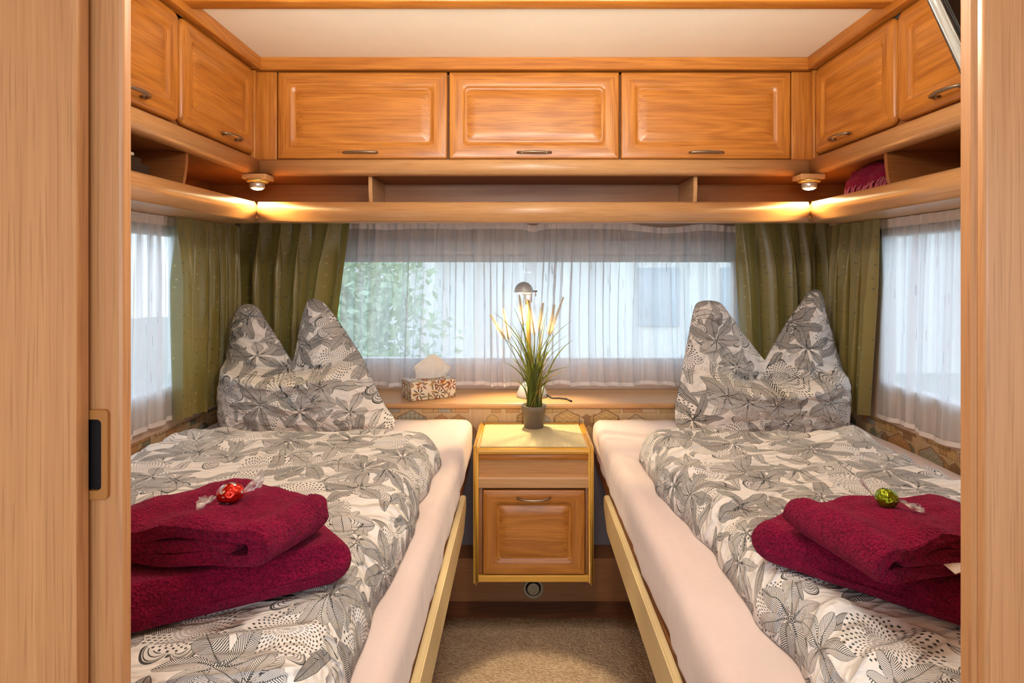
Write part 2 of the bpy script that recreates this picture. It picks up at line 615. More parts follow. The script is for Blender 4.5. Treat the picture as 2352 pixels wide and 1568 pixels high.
# ------------------------------------------------------------------ mesh helper
class MB:
    def __init__(self):
        self.bm = bmesh.new()
        self.uvl = self.bm.loops.layers.uv.new('UVMap')

    def face(self, vs, mi=0, uvs=None, smooth=False):
        try:
            f = self.bm.faces.new(vs)
        except ValueError:
            return None
        f.material_index = mi
        f.smooth = smooth
        if uvs:
            for l, u in zip(f.loops, uvs):
                l[self.uvl].uv = u
        return f

    def box(self, x0, x1, y0, y1, z0, z1, bev=0.0, seg=2, mi=0):
        tmp = bmesh.new()
        bmesh.ops.create_cube(tmp, size=1.0)
        for v in tmp.verts:
            v.co = Vector(((x0 + x1) / 2 + v.co.x * (x1 - x0), (y0 + y1) / 2 + v.co.y * (y1 - y0), (z0 + z1) / 2 + v.co.z * (z1 - z0)))
        if bev > 0:
            bmesh.ops.bevel(tmp, geom=list(tmp.edges), offset=bev, segments=seg, profile=0.5, affect='EDGES')
        self._take(tmp, mi, bev > 0)
        return self

    def _take(self, tmp, mi, smooth, M=None):
        mp = {}
        for v in tmp.verts:
            mp[v] = self.bm.verts.new(M @ v.co if M else v.co)
        for f in tmp.faces:
            co = [v.co for v in f.verts]
            n = f.normal
            ax = max(range(3), key=lambda i: abs(n[i]))
            uvs = [(c[1], c[2]) if ax == 0 else (c[0], c[2]) if ax == 1 else (c[0], c[1]) for c in co]
            self.face([mp[v] for v in f.verts], mi, uvs, smooth)
        tmp.free()

    def prism(self, prof, axis, a, b, mi=0, smooth=False, steps=1):
        """closed profile extruded along an axis; prof in the two other axes in xyz order"""
        rows = []
        for k in range(steps + 1):
            t = a + (b - a) * k / steps
            row = []
            for (p, q) in prof:
                c = {'x': (t, p, q), 'y': (p, t, q), 'z': (p, q, t)}[axis]
                row.append(self.bm.verts.new(c))
            rows.append(row)
        n = len(prof)
        for r0, r1 in zip(rows, rows[1:]):
            for i in range(n):
                j = (i + 1) % n
                self.face([r0[i], r0[j], r1[j], r1[i]], mi, None, smooth)
        self.face(rows[0][::-1], mi)
        self.face(rows[-1], mi)
        return self

    def lathe(self, prof, c=(0, 0, 0), n=40, mi=0, axis='z'):
        rows = []
        for (r, h) in prof:
            row = []
            for k in range(n):
                a = 2 * PI * k / n
                if axis == 'z':
                    p = (c[0] + r * math.cos(a), c[1] + r * math.sin(a), c[2] + h)
                else:
                    p = (c[0] + r * math.cos(a), c[1] - h, c[2] + r * math.sin(a))
                row.append(self.bm.verts.new(p))
            rows.append(row)
        for r0, r1 in zip(rows, rows[1:]):
            for i in range(n):
                j = (i + 1) % n
                self.face([r0[i], r0[j], r1[j], r1[i]], mi, None, True)
        self.face(rows[0], mi)
        self.face(rows[-1], mi)
        return self

    def tube(self, pts, rad, n=10, mi=0, flat=None):
        pts = [Vector(p) for p in pts]
        rads = rad if hasattr(rad, '__len__') else [rad] * len(pts)
        rows = []
        ref = None
        for i, p in enumerate(pts):
            t = (pts[min(i + 1, len(pts) - 1)] - pts[max(i - 1, 0)]).normalized()
            if ref is None:
                ref = Vector((0, 0, 1)) if abs(t.z) < 0.9 else Vector((1, 0, 0))
            s = t.cross(ref).normalized()
            w = s.cross(t).normalized()
            ref = w
            row = []
            for k in range(n):
                a = 2 * PI * k / n
                row.append(self.bm.verts.new(p + s * math.cos(a) * rads[i] + w * math.sin(a) * rads[i] * (flat or 1.0)))
            rows.append(row)
        for r0, r1 in zip(rows, rows[1:]):
            for i in range(n):
                j = (i + 1) % n
                self.face([r0[i], r0[j], r1[j], r1[i]], mi, None, True)
        self.face(rows[0][::-1], mi)
        self.face(rows[-1], mi)
        return self

    def grid(self, P, UV=None, closed_u=False, mi=0, smooth=True):
        rows = [[self.bm.verts.new(p) for p in r] for r in P]
        nu = len(rows[0])
        for a in range(len(rows) - 1):
            for b in range(nu if closed_u else nu - 1):
                c = (b + 1) % nu
                uvs = None
                if UV:
                    uvs = [UV[a][b], UV[a][c], UV[a + 1][c], UV[a + 1][b]]
                self.face([rows[a][b], rows[a][c], rows[a + 1][c], rows[a + 1][b]], mi, uvs, smooth)
        return rows

    def build(self, name, mats, parent=None, recalc=True):
        if recalc:
            bmesh.ops.recalc_face_normals(self.bm, faces=self.bm.faces[:])
        me = bpy.data.meshes.new(name)
        o = bpy.data.objects.new(name, me)
        off = Vector((0, 0, 0))
        if parent is not None:
            q = parent
            while q is not None:
                off += q.location
                q = q.parent
        else:
            cs = [v.co for v in self.bm.verts]
            off = Vector(((min(c.x for c in cs) + max(c.x for c in cs)) / 2, (min(c.y for c in cs) + max(c.y for c in cs)) / 2, min(c.z for c in cs)))
            o.location = off
        for v in self.bm.verts:
            v.co -= off
        self.bm.to_mesh(me)
        self.bm.free()
        for m in (mats if isinstance(mats, (list, tuple)) else [mats]):
            me.materials.append(m)
        COL.objects.link(o)
        if parent is not None:
            o.parent = parent
        return o


def tag(o, label=None, cat=None, group=None, kind=None):
    if label: o['label'] = label
    if cat: o['category'] = cat
    if group: o['group'] = group
    if kind: o['kind'] = kind
    return o


def thing(name, label, cat, loc, group=None):
    o = bpy.data.objects.new(name, None)
    o.empty_display_size = 0.05
    COL.objects.link(o)
    o.location = loc
    return tag(o, label, cat, group)


def struct(mb, name, mats, parent=None):
    return tag(mb.build(name, mats, parent), kind='structure')


def weld(mb, d=1e-5):
    bmesh.ops.remove_doubles(mb.bm, verts=mb.bm.verts[:], dist=d)
    return mb


# ------------------------------------------------------------------ room dimensions
CX = 0.043                       # middle of the room
WL, WR = CX - 1.15, CX + 1.15    # side walls
YB = 2.42                        # window wall
YL = 2.16                        # low papered wall under the sill
ZC = HC + 0.668                  # ceiling
ZS = 0.667                       # window sill
ZM = HC - 0.541                  # mattress top
YC = 1.858                       # front of the rear lockers
YF = -1.7                        # open end of the living area behind the camera
SLX, SRX = -0.832, 0.917         # door planes of the side lockers
CZ0 = 1.458                      # underside of the lockers
DZ0, DZ1 = 1.507, 1.781          # locker door bottom / top

struct(MB().box(WL - .05, WR + .05, YF, YB + .05, -0.03, 0.0), 'floor', vinyl)
struct(MB().box(WL - .05, WR + .05, YF, YB + .05, ZC, ZC + .04), 'ceiling', ceil_mat)

# rear wall with window opening
WX0, WX1, WZ0, WZ1 = CX - .86, CX + .86, 0.765, 1.215
m = MB()
m.box(WL, WX0, YB, YB + .04, ZS - .03, ZC); m.box(WX1, WR, YB, YB + .04, ZS - .03, ZC)
m.box(WX0, WX1, YB, YB + .04, ZS - .03, WZ0); m.box(WX0, WX1, YB, YB + .04, WZ1, ZC)
struct(m, 'wall_back', wall_beige)
struct(MB().box(WL, WR, YL, YL + .03, 0.0, ZS - .022), 'wall_back_lower', [paper_mat])


def side_wall(x0, x1, name):
    y0, y1, z0, z1 = 0.95, 1.95, 0.76, 1.29
    m = MB()
    m.box(x0, x1, YF, y0, 0.66, ZC); m.box(x0, x1, y1, YB + .04, 0.66, ZC)
    m.box(x0, x1, y0, y1, 0.66, z0); m.box(x0, x1, y0, y1, z1, ZC)
    m.box(x0, x1, YF, YB + .04, 0.0, 0.66, mi=1)
    return struct(m, name, [wall_beige, paper_mat])


side_wall(WL - .04, WL, 'wall_left')
side_wall(WR, WR + .04, 'wall_right')


def window(name, axis, a0, a1, z0, z1, p, out, bars=()):
    """frame with rails and a single acrylic pane; p = inner wall face, out = +1/-1 outward"""
    e = bpy.data.objects.new(name, None)
    COL.objects.link(e)
    e.location = (p, (a0 + a1) / 2, z0) if axis == 'y' else ((a0 + a1) / 2, p, z0)
    e['kind'] = 'structure'
    m = MB()

    def bx(A0, A1, Z0, Z1, q0, q1, mb):
        q0, q1 = sorted((p + out * q0, p + out * q1))
        if axis == 'y': mb.box(q0, q1, A0, A1, Z0, Z1, 0.003)
        else: mb.box(A0, A1, q0, q1, Z0, Z1, 0.003)
    fw = 0.028
    bx(a0, a1, z0, z0 + fw, -.004, .036, m); bx(a0, a1, z1 - fw, z1, -.004, .036, m)
    bx(a0, a0 + fw, z0, z1, -.004, .036, m); bx(a1 - fw, a1, z0, z1, -.004, .036, m)
    for b in bars:
        bx(b - .012, b + .012, z0, z1, .012, .030, m)
    m.build('window_frame', frame_white, e)
    m = MB()
    bx(a0 + .01, a1 - .01, z0 + .01, z1 - .01, .020, .024, m)
    m.build('pane', pane_mat, e)
    return e


window('window_1', 'x', WX0, WX1, WZ0, WZ1, YB, 1)
window('window_2', 'y', 0.95, 1.95, 0.76, 1.29, WL, -1)
window('window_3', 'y', 0.95, 1.95, 0.76, 1.29, WR, 1)
# roller blind cassette above the rear window
struct(MB().box(CX - .84, CX + .84, YB - .022, YB - .001, 1.222, 1.278, 0.006), 'trim_1', frame_white)

# ceiling beam
struct(MB().box(WL + .05, WR - .05, 1.418, 1.463, ZC - .020, ZC - .0005, .004), 'trim_2', oak['x'])

def rrect(hw, hh, r, k=5):
    r = max(r, 0.0008)
    P = []
    for cx, cy, a0 in ((hw - r, hh - r, 0), (-hw + r, hh - r, 90), (-hw + r, -hh + r, 180), (hw - r, -hh + r, 270)):
        for i in range(k + 1):
            a = math.radians(a0 + 90 * i / k)
            P.append((cx + r * math.cos(a), cy + r * math.sin(a)))
    return P


# ------------------------------------------------------------------ partition to the living area
m = MB()
m.box(-1.10, -0.378, 0.500, 0.514, 0.0, ZC)
struct(m, 'wall_front_left', door_beech)
m = MB()
m.prism([(-0.90, .520), (-0.3555, .520), (-0.3530, .5208), (-0.3520, .5225), (-0.3520, .5305), (-0.3530, .5322), (-0.3555, .533), (-0.90, .533)], 'z', 0.02, ZC - .03)
dl = struct(m, 'door_1', door_beech)
HZ0, HZ1 = 0.953, 1.032
hx = (253 - U0) / F * .520
pw, ph_ = hx + .4150, HZ1 - HZ0
pcx, pcz = (hx - .4150) / 2, (HZ0 + HZ1) / 2
m = MB()
rings = []
for hw, hh, r, y in ((pw / 2, ph_ / 2, .004, .5199), (pw / 2, ph_ / 2, .004, .5168), (pw / 2 - .0006, ph_ / 2 - .0006, .0036, .5162), (pw / 2 - .0052, ph_ / 2 - .0082, .0040, .5162), (pw / 2 - .0052, ph_ / 2 - .0082, .0040, .5198)):
    rings.append([m.bm.verts.new((pcx + p, y, pcz + q)) for p, q in rrect(hw, hh, r)])
for r0, r1 in zip(rings, rings[1:]):
    for i in range(len(r0)):
        j = (i + 1) % len(r0)
        m.face([r0[i], r0[j], r1[j], r1[i]], 0)
h = m.build('door_handle', brown_plastic, dl)
m = MB()
q0 = [m.bm.verts.new((pcx + p, .5196, pcz + q)) for p, q in rrect(pw / 2 - .0052, ph_ / 2 - .0082, .0040)]
m.face(q0)
m.build('handle_recess', dark_recess, h)
m = MB()
xr = (2205 - U0) / F * .562
xq = (2250 - U0) / F * .55
m.prism([(xr + .0006, .562), (xr, .5605), (xr + .0025, .552), (xr + .006, .549), (xr + .009, .551), (xr + .012, .5525), (xq, .5525), (xq + .02, .5525), (xq + .02, .562)], 'z', 0.0, ZC)
struct(m, 'trim_3', door_beech)
struct(MB().box(xq - .003, 1.15, .540, .570, 0.0, ZC, .004), 'wall_front_right', door_beech)

# ------------------------------------------------------------------ raised panel doors
AX = {'rear': (Vector((1, 0, 0)), Vector((0, -1, 0))), 'left': (Vector((0, 1, 0)), Vector((1, 0, 0))), 'right': (Vector((0, -1, 0)), Vector((-1, 0, 0)))}
DOORP = [(0.0, -.018, .0), (0.0, -.004, .0), (.0015, -.0012, .0), (.005, 0, .0), (.040, 0, .016), (.0445, -.0012, .016), (.048, -.0045, .016),
         (.051, -.0062, .015), (.056, -.0062, .013), (.060, -.0048, .012), (.072, -.0022, .010), (.080, -.0012, .008), (.084, -.0010, .008)]
DOORS = [(0.0, -.018, .0), (0.0, -.010, .0), (.003, -.0045, .0), (.009, -.001, .0), (.016, 0, .0)] + DOORP[4:]


def panel_door(face, c, w, h, prof, rad, parent, name='door', mats=None, wide=1.0):
    uax, nax = AX[face]
    zax = Vector((0, 0, 1))
    m = MB()
    rows = []
    for (ins, dep, rr) in prof:
        ins2 = ins * wide if ins > .02 else ins
        r = max(rad - ins2, rr, .001)
        rows.append([(p, m.bm.verts.new(Vector(c) + uax * p[0] + zax * p[1] + nax * dep)) for p in rrect(w / 2 - ins2, h / 2 - ins2, r)])
    n = len(rows[0])
    for k, (r0, r1) in enumerate(zip(rows, rows[1:])):
        for i in range(n):
            j = (i + 1) % n
            pm = r0[i][0]
            pj = r0[j][0]
            mu, mv = (pm[0] + pj[0]) / 2, (pm[1] + pj[1]) / 2
            stile = (w / 2 - abs(mu)) < (h / 2 - abs(mv))
            m.face([r0[i][1], r0[j][1], r1[j][1], r1[i][1]], 1 if (stile and k < len(rows) - 5) else 0, None, True)
    m.face([v for _, v in rows[-1]], 0)
    m.face([v for _, v in rows[0]][::-1], 0)
    ga = 'x' if face == 'rear' else 'y'
    return m.build(name, mats or [oak[ga], oak['z']], parent)


def bow_handle(face, c, length, parent, rise=.020, thick=.0055):
    uax, nax = AX[face]
    m = MB()
    pts = []
    for i in range(17):
        t = i / 16 * 2 - 1
        pts.append(Vector(c) + uax * (t * length / 2) + nax * (.004 + rise * (1 - t * t) ** .55))
    m.tube(pts, [thick * (0.85 + .25 * (1 - abs(i / 8 - 1))) for i in range(17)], 10, flat=0.75)
    for s in (-.36, .36):
        m.tube([Vector(c) + uax * (s * length) + nax * .0, Vector(c) + uax * (s * length) + nax * .014], .0036, 8)
    return m.build('handle', bronze, parent)


# ------------------------------------------------------------------ overhead lockers
GAP = .0025
g_rear = 'lockers over the rear window'
rear_x = [(-.770, -.2315), (-.2275, .3125), (.3165, .855)]
rear_lab = ['oak locker with raised panel door over the rear window, next to the left corner',
            'oak locker with raised panel door over the rear window, middle of the three',
            'oak locker with raised panel door over the rear window, next to the right corner']
for (x0, x1), lab in zip(rear_x, rear_lab):
    t = thing('overhead_locker', lab, 'cabinet', ((x0 + x1) / 2, YC + .1, CZ0 + .02), g_rear)
    MB().box(x0 - .001, x1 + .001, YC + .0195, 2.22, CZ0 + .012, ZC - .045).build('cabinet_body', lining['x'], t)
    d = panel_door('rear', ((x0 + x1) / 2, YC, (DZ0 + DZ1) / 2), x1 - x0 - GAP, DZ1 - DZ0, DOORP, .004, t)
    hc = (x0 + x1) / 2 if x0 > -.3 else (829 - U0) / 726.6
    bow_handle('rear', (hc, YC, 1.526), .107, d, .010)

for face, X, s, side in (('left', SLX, -1, 'left'), ('right', SRX, 1, 'right')):
    for k, (y0, y1) in enumerate(((1.043, 1.4405), (1.4445, 1.841))):
        lab = 'oak locker on the %s side wall, the one nearer the rear corner' % side if k else 'oak locker on the %s side wall, partly hidden by the door jamb' % side
        t = thing('overhead_locker', lab, 'cabinet', (X + s * .12, (y0 + y1) / 2, CZ0 + .02), 'lockers along the %s wall' % side)
        xa, xb = sorted((X + s * .0195, X + s * .26))
        MB().box(xa, xb, y0 - .001, y1 + .001, CZ0 + .012, ZC - .045).build('cabinet_body', lining['y'], t)
        d = panel_door(face, (X, (y0 + y1) / 2, (DZ0 + DZ1) / 2 + .004), y1 - y0 - GAP, DZ1 - DZ0 - .006, DOORS, .024, t)
        hy = y1 - .165 if k else y1 - .19
        bow_handle(face, (X, hy, 1.535), .098, d, .024)
    # corner filler post between side and rear lockers
    xe = -.772 if s < 0 else .857
    m = MB()
    xa, xb = sorted((xe + (-.001 if s < 0 else .001), X + s * .02))
    m.box(xa, xb, YC + .004, YC + .03, CZ0 + .01, ZC - .04, .003)
    if s < 0:
        m.box(X - .02, X - .001, 1.843, YC + .02, CZ0 + .01, ZC - .04, .003)
    else:
        m.box(X + .001, X + .02, 1.843, YC + .02, CZ0 + .01, ZC - .04, .003)
    struct(m, 'trim_%d' % (4 if s < 0 else 5), oak['z'])
    # crown board along the side wall
    cr = [(0, ZC - .0005), (0, ZC - .034), (.003, ZC - .038), (.012, ZC - .038), (.03, ZC - .038), (.03, ZC - .0005)]
    x0 = X - s * .017
    m = MB()
    m.prism([(x0 + s * p, q) for p, q in cr], 'y', 0.60, 1.85)
    struct(m, 'trim_%d' % (6 if s < 0 else 7), oak['y'])
    # valance rail under the side doors, rounded lower nose
    pr = [(.03, DZ0 - .003), (-.004, DZ0 - .003), (-.009, DZ0 - .008), (-.012, DZ0 - .020), (-.011, DZ0 - .034), (-.007, DZ0 - .045), (.0, CZ0 - .002), (.012, CZ0 - .004), (.03, CZ0 - .002)]
    m = MB()
    m.prism([(X + s * p, q) for p, q in pr], 'y', 0.60, 1.868, smooth=True)
    struct(m, 'trim_%d' % (8 if s < 0 else 9), beech['y'])
    # underside board of the side lockers
    xa, xb = sorted((X + s * .02, X + s * .262))
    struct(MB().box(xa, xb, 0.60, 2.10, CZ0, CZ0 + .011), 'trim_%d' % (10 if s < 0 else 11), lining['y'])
m = MB()
m.prism([(YC - .015 + p, q) for p, q in [(0, ZC - .0005), (0, ZC - .034), (.003, ZC - .038), (.03, ZC - .038), (.03, ZC - .0005)]], 'x', SLX - .016 + .0, SRX + .016)
struct(m, 'trim_12', oak['x'])
m = MB()
m.prism([(YC + p, q) for p, q in [(.03, DZ0 - .003), (-.004, DZ0 - .003), (-.009, DZ0 - .008), (-.012, DZ0 - .020), (-.011, DZ0 - .034), (-.007, DZ0 - .045), (.0, CZ0 - .002), (.012, CZ0 - .004), (.03, CZ0 - .002)]], 'x', SLX - .0, SRX + .0, smooth=True)
struct(m, 'trim_13', beech['x'])
struct(MB().box(SLX + .021 - .04, SRX - .021 + .04, YC + .031, 2.20, CZ0, CZ0 + .011), 'trim_14', lining['x'])

# ------------------------------------------------------------------ open shelves under the lockers
SZ = 1.335                         # shelf board top
nose = []                          # convex front rail profile (outward distance, height)
for i in range(13):
    a = i / 12
    ang = PI * (0.56 - a * 1.02)
    nose.append((.026 * math.cos(ang * .0) * (math.sin(PI * (0.18 + .70 * a)) ** .9), 1.371 - a * .063))
nose = [(0.0, 1.371)] + [(p, q) for p, q in nose] + [(0.0, 1.308)]


def rail_prof(base, s):
    P = [(base + s * .030, 1.371), (base + s * .030, 1.312)]
    return [(base - s * (p - .026), q) for p, q in nose] + P[::-1]


def divider(mb, ax, pos, a, dirn, z0, z1, depth, th=.012):
    """curved front divider board standing on the shelf; dirn points from the front into the shelf"""
    prof = [(a + dirn * depth, z0), (a + dirn * depth, z1)]
    front = []
    for i in range(9):
        q = i / 8
        front.append((a + dirn * (.020 * (1 - q) ** 2 * 1.0), z0 + (z1 - z0) * q))
    prof = prof + front[::-1]
    mb.prism(prof, ax, pos - th / 2, pos + th / 2)


SFL, SFR, SFY = -.832, .912, 1.852     # front rail planes
t = thing('open_shelf', 'long open shelf of light wood above the rear window with two dividers', 'shelf', (CX, 1.95, SZ - .03))
MB().box(WL + .006, WR - .006, SFY + .024, 2.09, SZ - .014, SZ).build('shelf_board', beech['x'], t)
m = MB()
m.prism(rail_prof(SFY, 1), 'x', SFL, SFR, smooth=True)
m.build('front_rail', beech['x'], t)
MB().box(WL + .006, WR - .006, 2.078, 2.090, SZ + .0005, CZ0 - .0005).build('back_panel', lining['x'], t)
for px in (851, 1597):
    X = (px - U0) / F * 1.90
    m = MB()
    divider(m, 'x', X, SFY + .045, 1, SZ + .0005, CZ0 - .0005, .175)
    m.build('divider', beech['y'], t)

for s, X, side in ((-1, SFL, 'left'), (1, SFR, 'right')):
    t = thing('open_shelf', 'rounded open shelf of light wood above the %s side curtains' % side, 'shelf', (X + s * .1, 1.3, SZ - .03))
    xa, xb = sorted((X + s * .024, X + s * .27))
    MB().box(xa, xb, .60, SFY + .0235, SZ - .014, SZ - .0006).build('shelf_board', beech['y'], t)
    m = MB()
    m.prism(rail_prof(X, s), 'y', .60, 1.8555, smooth=True)
    m.build('front_rail', beech['y'], t)
    xa, xb = sorted((X + s * .262, X + s * .272))
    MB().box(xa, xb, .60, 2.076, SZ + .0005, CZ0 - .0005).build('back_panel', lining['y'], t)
    m = MB()
    divider(m, 'y', 1.505, X + s * .022, s, SZ + .0005, CZ0 - .0005, .238)
    m.build('divider', lining['x'], t)
    # joint cap where the side rail meets the rear rail
    m = MB()
    m.prism([(X + (p - X) * 1.0 - s * .001, q + (.001 if q > 1.34 else -.001)) for p, q in rail_prof(X, s)], 'y', 1.8556, 1.8595, smooth=True)
    m.build('joint_cap', lining['x'], t)

# ------------------------------------------------------------------ corner spotlights
for s, px, side in ((-1, 591, 'left'), (1, 1859, 'right')):
    d = 1.842
    X = (px - U0) / F * d
    t = thing('spotlight', 'small lit spotlight under the lockers in the %s rear corner' % side, 'spotlight', (X, d, CZ0 - .022), 'corner spotlights under the lockers')
    MB().box(X - .038, X + .038, d - .026, d + .036, CZ0 - .021, CZ0 - .0045, .003).build('mount', beech['x'], t)
    m = MB()
    m.lathe([(.0325, 0), (.0335, -.004), (.031, -.008), (.022, -.009), (.021, -.002)], (X, d, CZ0 - .0212), 40)
    m.build('ring', brass, t)
    m = MB()
    m.lathe([(.021, 0), (.0225, -.010), (.022, -.019), (.019, -.021), (.018, -.016)], (X, d, CZ0 - .027), 32)
    hd = m.build('lamp_head', silver, t)
    m = MB()
    m.lathe([(.0175, 0), (.0175, -.003), (.012, -.0065), (.004, -.008)], (X, d, CZ0 - .0445), 24)
    m.build('bulb', spot_glow, hd)
    L = bpy.data.lights.new('spot_lamp', 'SPOT')
    L.energy = 6
    L.color = (1.0, 0.67, 0.26)
    L.spot_size = math.radians(165)
    L.spot_blend = 0.6
    L.shadow_soft_size = 0.018
    lo = bpy.data.objects.new('spot_lamp', L)
    lo.location = (X, d, CZ0 - .056)
    COL.objects.link(lo)

# ------------------------------------------------------------------ sill shelf
m = MB()
m.prism([(YL - .008, ZS - .018), (YL - .011, ZS - .010), (YL - .008, ZS - .002), (YL - .004, ZS), (YB - .001, ZS), (YB - .001, ZS - .020), (YL - .004, ZS - .020)], 'x', WL + .001, WR - .001)
tag(m.build('window_ledge', beech['x']), 'light wood ledge running under the rear window behind the beds', 'ledge')

# ------------------------------------------------------------------ curtains
def curtain(name, label, cat, mats, A, B, zt, zb, folds, amp, seed, nrm, A2=None, B2=None, sag=None, hem=None, group=None, drift=.02, zvar=.004, ruffle=.0, sharp=.0, fan=0.0):
    """gathered cloth from A to B (plan points at the top) to A2, B2 at the hem"""
    A, B = Vector((*A, 0)), Vector((*B, 0))
    A2 = Vector((*A2, 0)) if A2 else A
    B2 = Vector((*B2, 0)) if B2 else B
    N = Vector((*nrm, 0))
    nu, nv = int(folds * 16) + 1, 46
    width = (B - A).length
    P, UV = [], []
    for j in range(nv):
        v = j / (nv - 1)
        row, ur = [], []
        a, b = A.lerp(A2, v), B.lerp(B2, v)
        T = (b - a).normalized()
        acc, last = 0.0, None
        for i in range(nu):
            u = i / (nu - 1)
            ph = 2 * PI * (folds * u + 0.70 * nz(u * folds * .45, seed, v * .35) + 0.20 * nz(u * 3, seed + 9, v * 1.0)) + drift * 60 * nz(u * 2.2, seed + 5, v * .9)
            am = amp * (0.30 + 0.70 * sstep(0, .35, v)) * (0.55 + 0.75 * abs(nz(u * folds * .40, seed + 3.3, v * .4)) * 1.6)
            off = am * (math.sin(ph) + .35 * math.sin(2 * ph + 1.1 + seed))
            off += ruffle * (1 - sstep(0, .12, v)) * math.sin(2 * PI * folds * 2.3 * u + 3 * nz(u * 9, seed))
            lat = am * 0.75 * math.sin(2 * ph) * (1 - u) * u * 4
            z = zt + (zb - zt) * v
            if sag: z -= sag(u) * (1 - v) ** 6
            z += zvar * nz(u * folds * .7, seed + 1.7) * v * 3
            p = a.lerp(b, u) + T * lat + N * off
            p.z = z
            row.append(p)
            if last is not None: acc += math.hypot((p - last).x, (p - last).y)
            last = p
            ur.append((u * width * 1.9 + seed, z))
        P.append(row)
        UV.append(ur)
    m = MB()
    m.grid(P, UV)
    if hem:                                            # doubled seams at header and foot
        f0, f1 = hem
        bands = []
        for rng in ((0, f0), (nv - 1 - f1, nv - 1)):
            if rng[1] <= rng[0]: continue
            PP = [[q + N * .0025 for q in P[j]] for j in range(rng[0], rng[1] + 1)]
            m.grid(PP, [UV[j] for j in range(rng[0], rng[1] + 1)], mi=1)
    return tag(m.build(name, mats, recalc=False), label, cat, group)


def sagf(u):
    r = 0.0
    for c, w, d in ((.475, .022, .016), (.80, .085, .024), (.965, .05, .018), (.30, .03, .004), (.12, .04, .005)):
        r += d * math.exp(-((u - c) / w) ** 2)
    return r


sheer_m = [sheer_back, hem_mat]
SD = 2.365
curtain('sheer_curtain', 'white sheer curtain hanging across the rear window', 'curtain', sheer_m, ((780 - U0) / F * SD, SD), ((1715 - U0) / F * SD, SD), 1.350, 0.692, 25, .0165, 3.1, (0, -1),
        sag=sagf, hem=(2, 1), ruffle=.004, drift=.045, group='sheer curtains')
curtain('sheer_curtain', 'white sheer curtain at the left side window beside the green drape', 'curtain', [sheer_side, hem_mat], (-1.086, .95), (-1.086, 1.850), 1.319, 0.688, 11, .010, 8.3, (1, 0),
        B2=(-1.086, 1.850), hem=(2, 1), ruffle=.003, group='sheer curtains')
curtain('sheer_curtain', 'white sheer curtain at the right side window beside the green drape', 'curtain', [sheer_side, hem_mat], (1.180, .95), (1.180, 1.920), 1.319, 0.672, 11, .009, 5.2, (-1, 0),
        B2=(1.180, 1.955), hem=(2, 1), ruffle=.003, group='sheer curtains')
curtain('green_curtain', 'olive green drape on the left side wall next to the sheer', 'curtain', [green_mat], (-1.058, 1.795), (-1.058, 2.215), 1.319, 0.688, 6.0, .025, 1.4, (1, 0),
        A2=(-1.058, 1.81), group='olive drapes', drift=.012)
curtain('green_curtain', 'olive green drape on the rear wall behind the left pillow', 'curtain', [green_mat], (-1.103, 2.27), (-.660, 2.27), 1.345, 0.690, 5.0, .040, 2.2, (0, -1),
        B2=(-.745, 2.27), group='olive drapes', drift=.02)
curtain('green_curtain', 'olive green drape on the rear wall behind the right pillow', 'curtain', [green_mat], (.830, 2.27), (1.188, 2.27), 1.345, 0.690, 4.5, .038, 6.6, (0, -1),
        A2=(.875, 2.27), group='olive drapes', drift=.02)
curtain('green_curtain', 'olive green drape on the right side wall next to the sheer', 'curtain', [green_mat], (1.152, 1.885), (1.152, 2.215), 1.319, 0.672, 5.0, .020, 4.4, (-1, 0),
        A2=(1.152, 1.95), group='olive drapes', drift=.012)

# ------------------------------------------------------------------ beds
def mattress(x0, x1, y0, y1, z0, z1, seed, label, inner):
    """rounded box under a stretched jersey sheet"""
    m = MB()
    ny, R = 60, .030
    P = []
    prof = []
    n = 7
    for cx, cz, a0 in ((x1 - R, z1 - R, 90), (x1 - R, z0 + R, 0), (x0 + R, z0 + R, -90), (x0 + R, z1 - R, -180)):
        for i in range(n):
            a = math.radians(a0 - 90 * i / (n - 1))
            prof.append((cx + R * math.cos(a), cz + R * math.sin(a)))
        if a0 == 90:
            for k in range(1, 4): prof.append((x1, z1 - R - (z1 - z0 - 2 * R) * k / 4))
        if a0 == 0:
            for k in range(1, 6): prof.append((x1 - R - (x1 - x0 - 2 * R) * k / 6, z0))
        if a0 == -90:
            for k in range(1, 4): prof.append((x0, z0 + R + (z1 - z0 - 2 * R) * k / 4))
        if a0 == -180:
            for k in range(1, 30): prof.append((x0 + R + (x1 - x0 - 2 * R) * k / 30, z1))
    xm, zm = (x0 + x1) / 2, (z0 + z1) / 2
    for j in range(ny):
        v = j / (ny - 1)
        e = min(v, 1 - v)
        y = y0 + (y1 - y0) * v
        k = 1.0 if e > .02 else math.sqrt(max(0, 1 - (1 - e / .02) ** 2)) * .03 + .97
        row = []
        for (px, pz) in prof:
            w = .004 * nz(px * 7, y * 5, seed) + .003 * nz(px * 22, y * 9, seed)
            side = abs(px - xm) > (x1 - x0) / 2 - .02
            sx = .005 * nz(y * 6, pz * 16, seed + 4) + .004 * nz(y * 30, pz * 5, seed) if side else 0
            row.append(Vector((xm + (px - xm) * k + sx, y, zm + (pz - zm) * (.75 + .25 * (k - .97) / .03 if k < 1 else 1) + (w if pz > z0 + .02 else 0))))
        P.append(row)
    rows = m.grid(P, None, closed_u=True)
    m.face(rows[0]); m.face(rows[-1])
    return tag(m.build('mattress', sheet_mat), label, 'mattress', 'mattresses under pink sheets')


mattress(WL + .008, -.176, .60, YL - .006, .482, ZM, 1.1, 'mattress under a pale pink fitted sheet on the left bed', 1)
mattress(.262, WR - .008, .60, YL - .006, .482, ZM, 5.1, 'mattress under a pale pink fitted sheet on the right bed', -1)

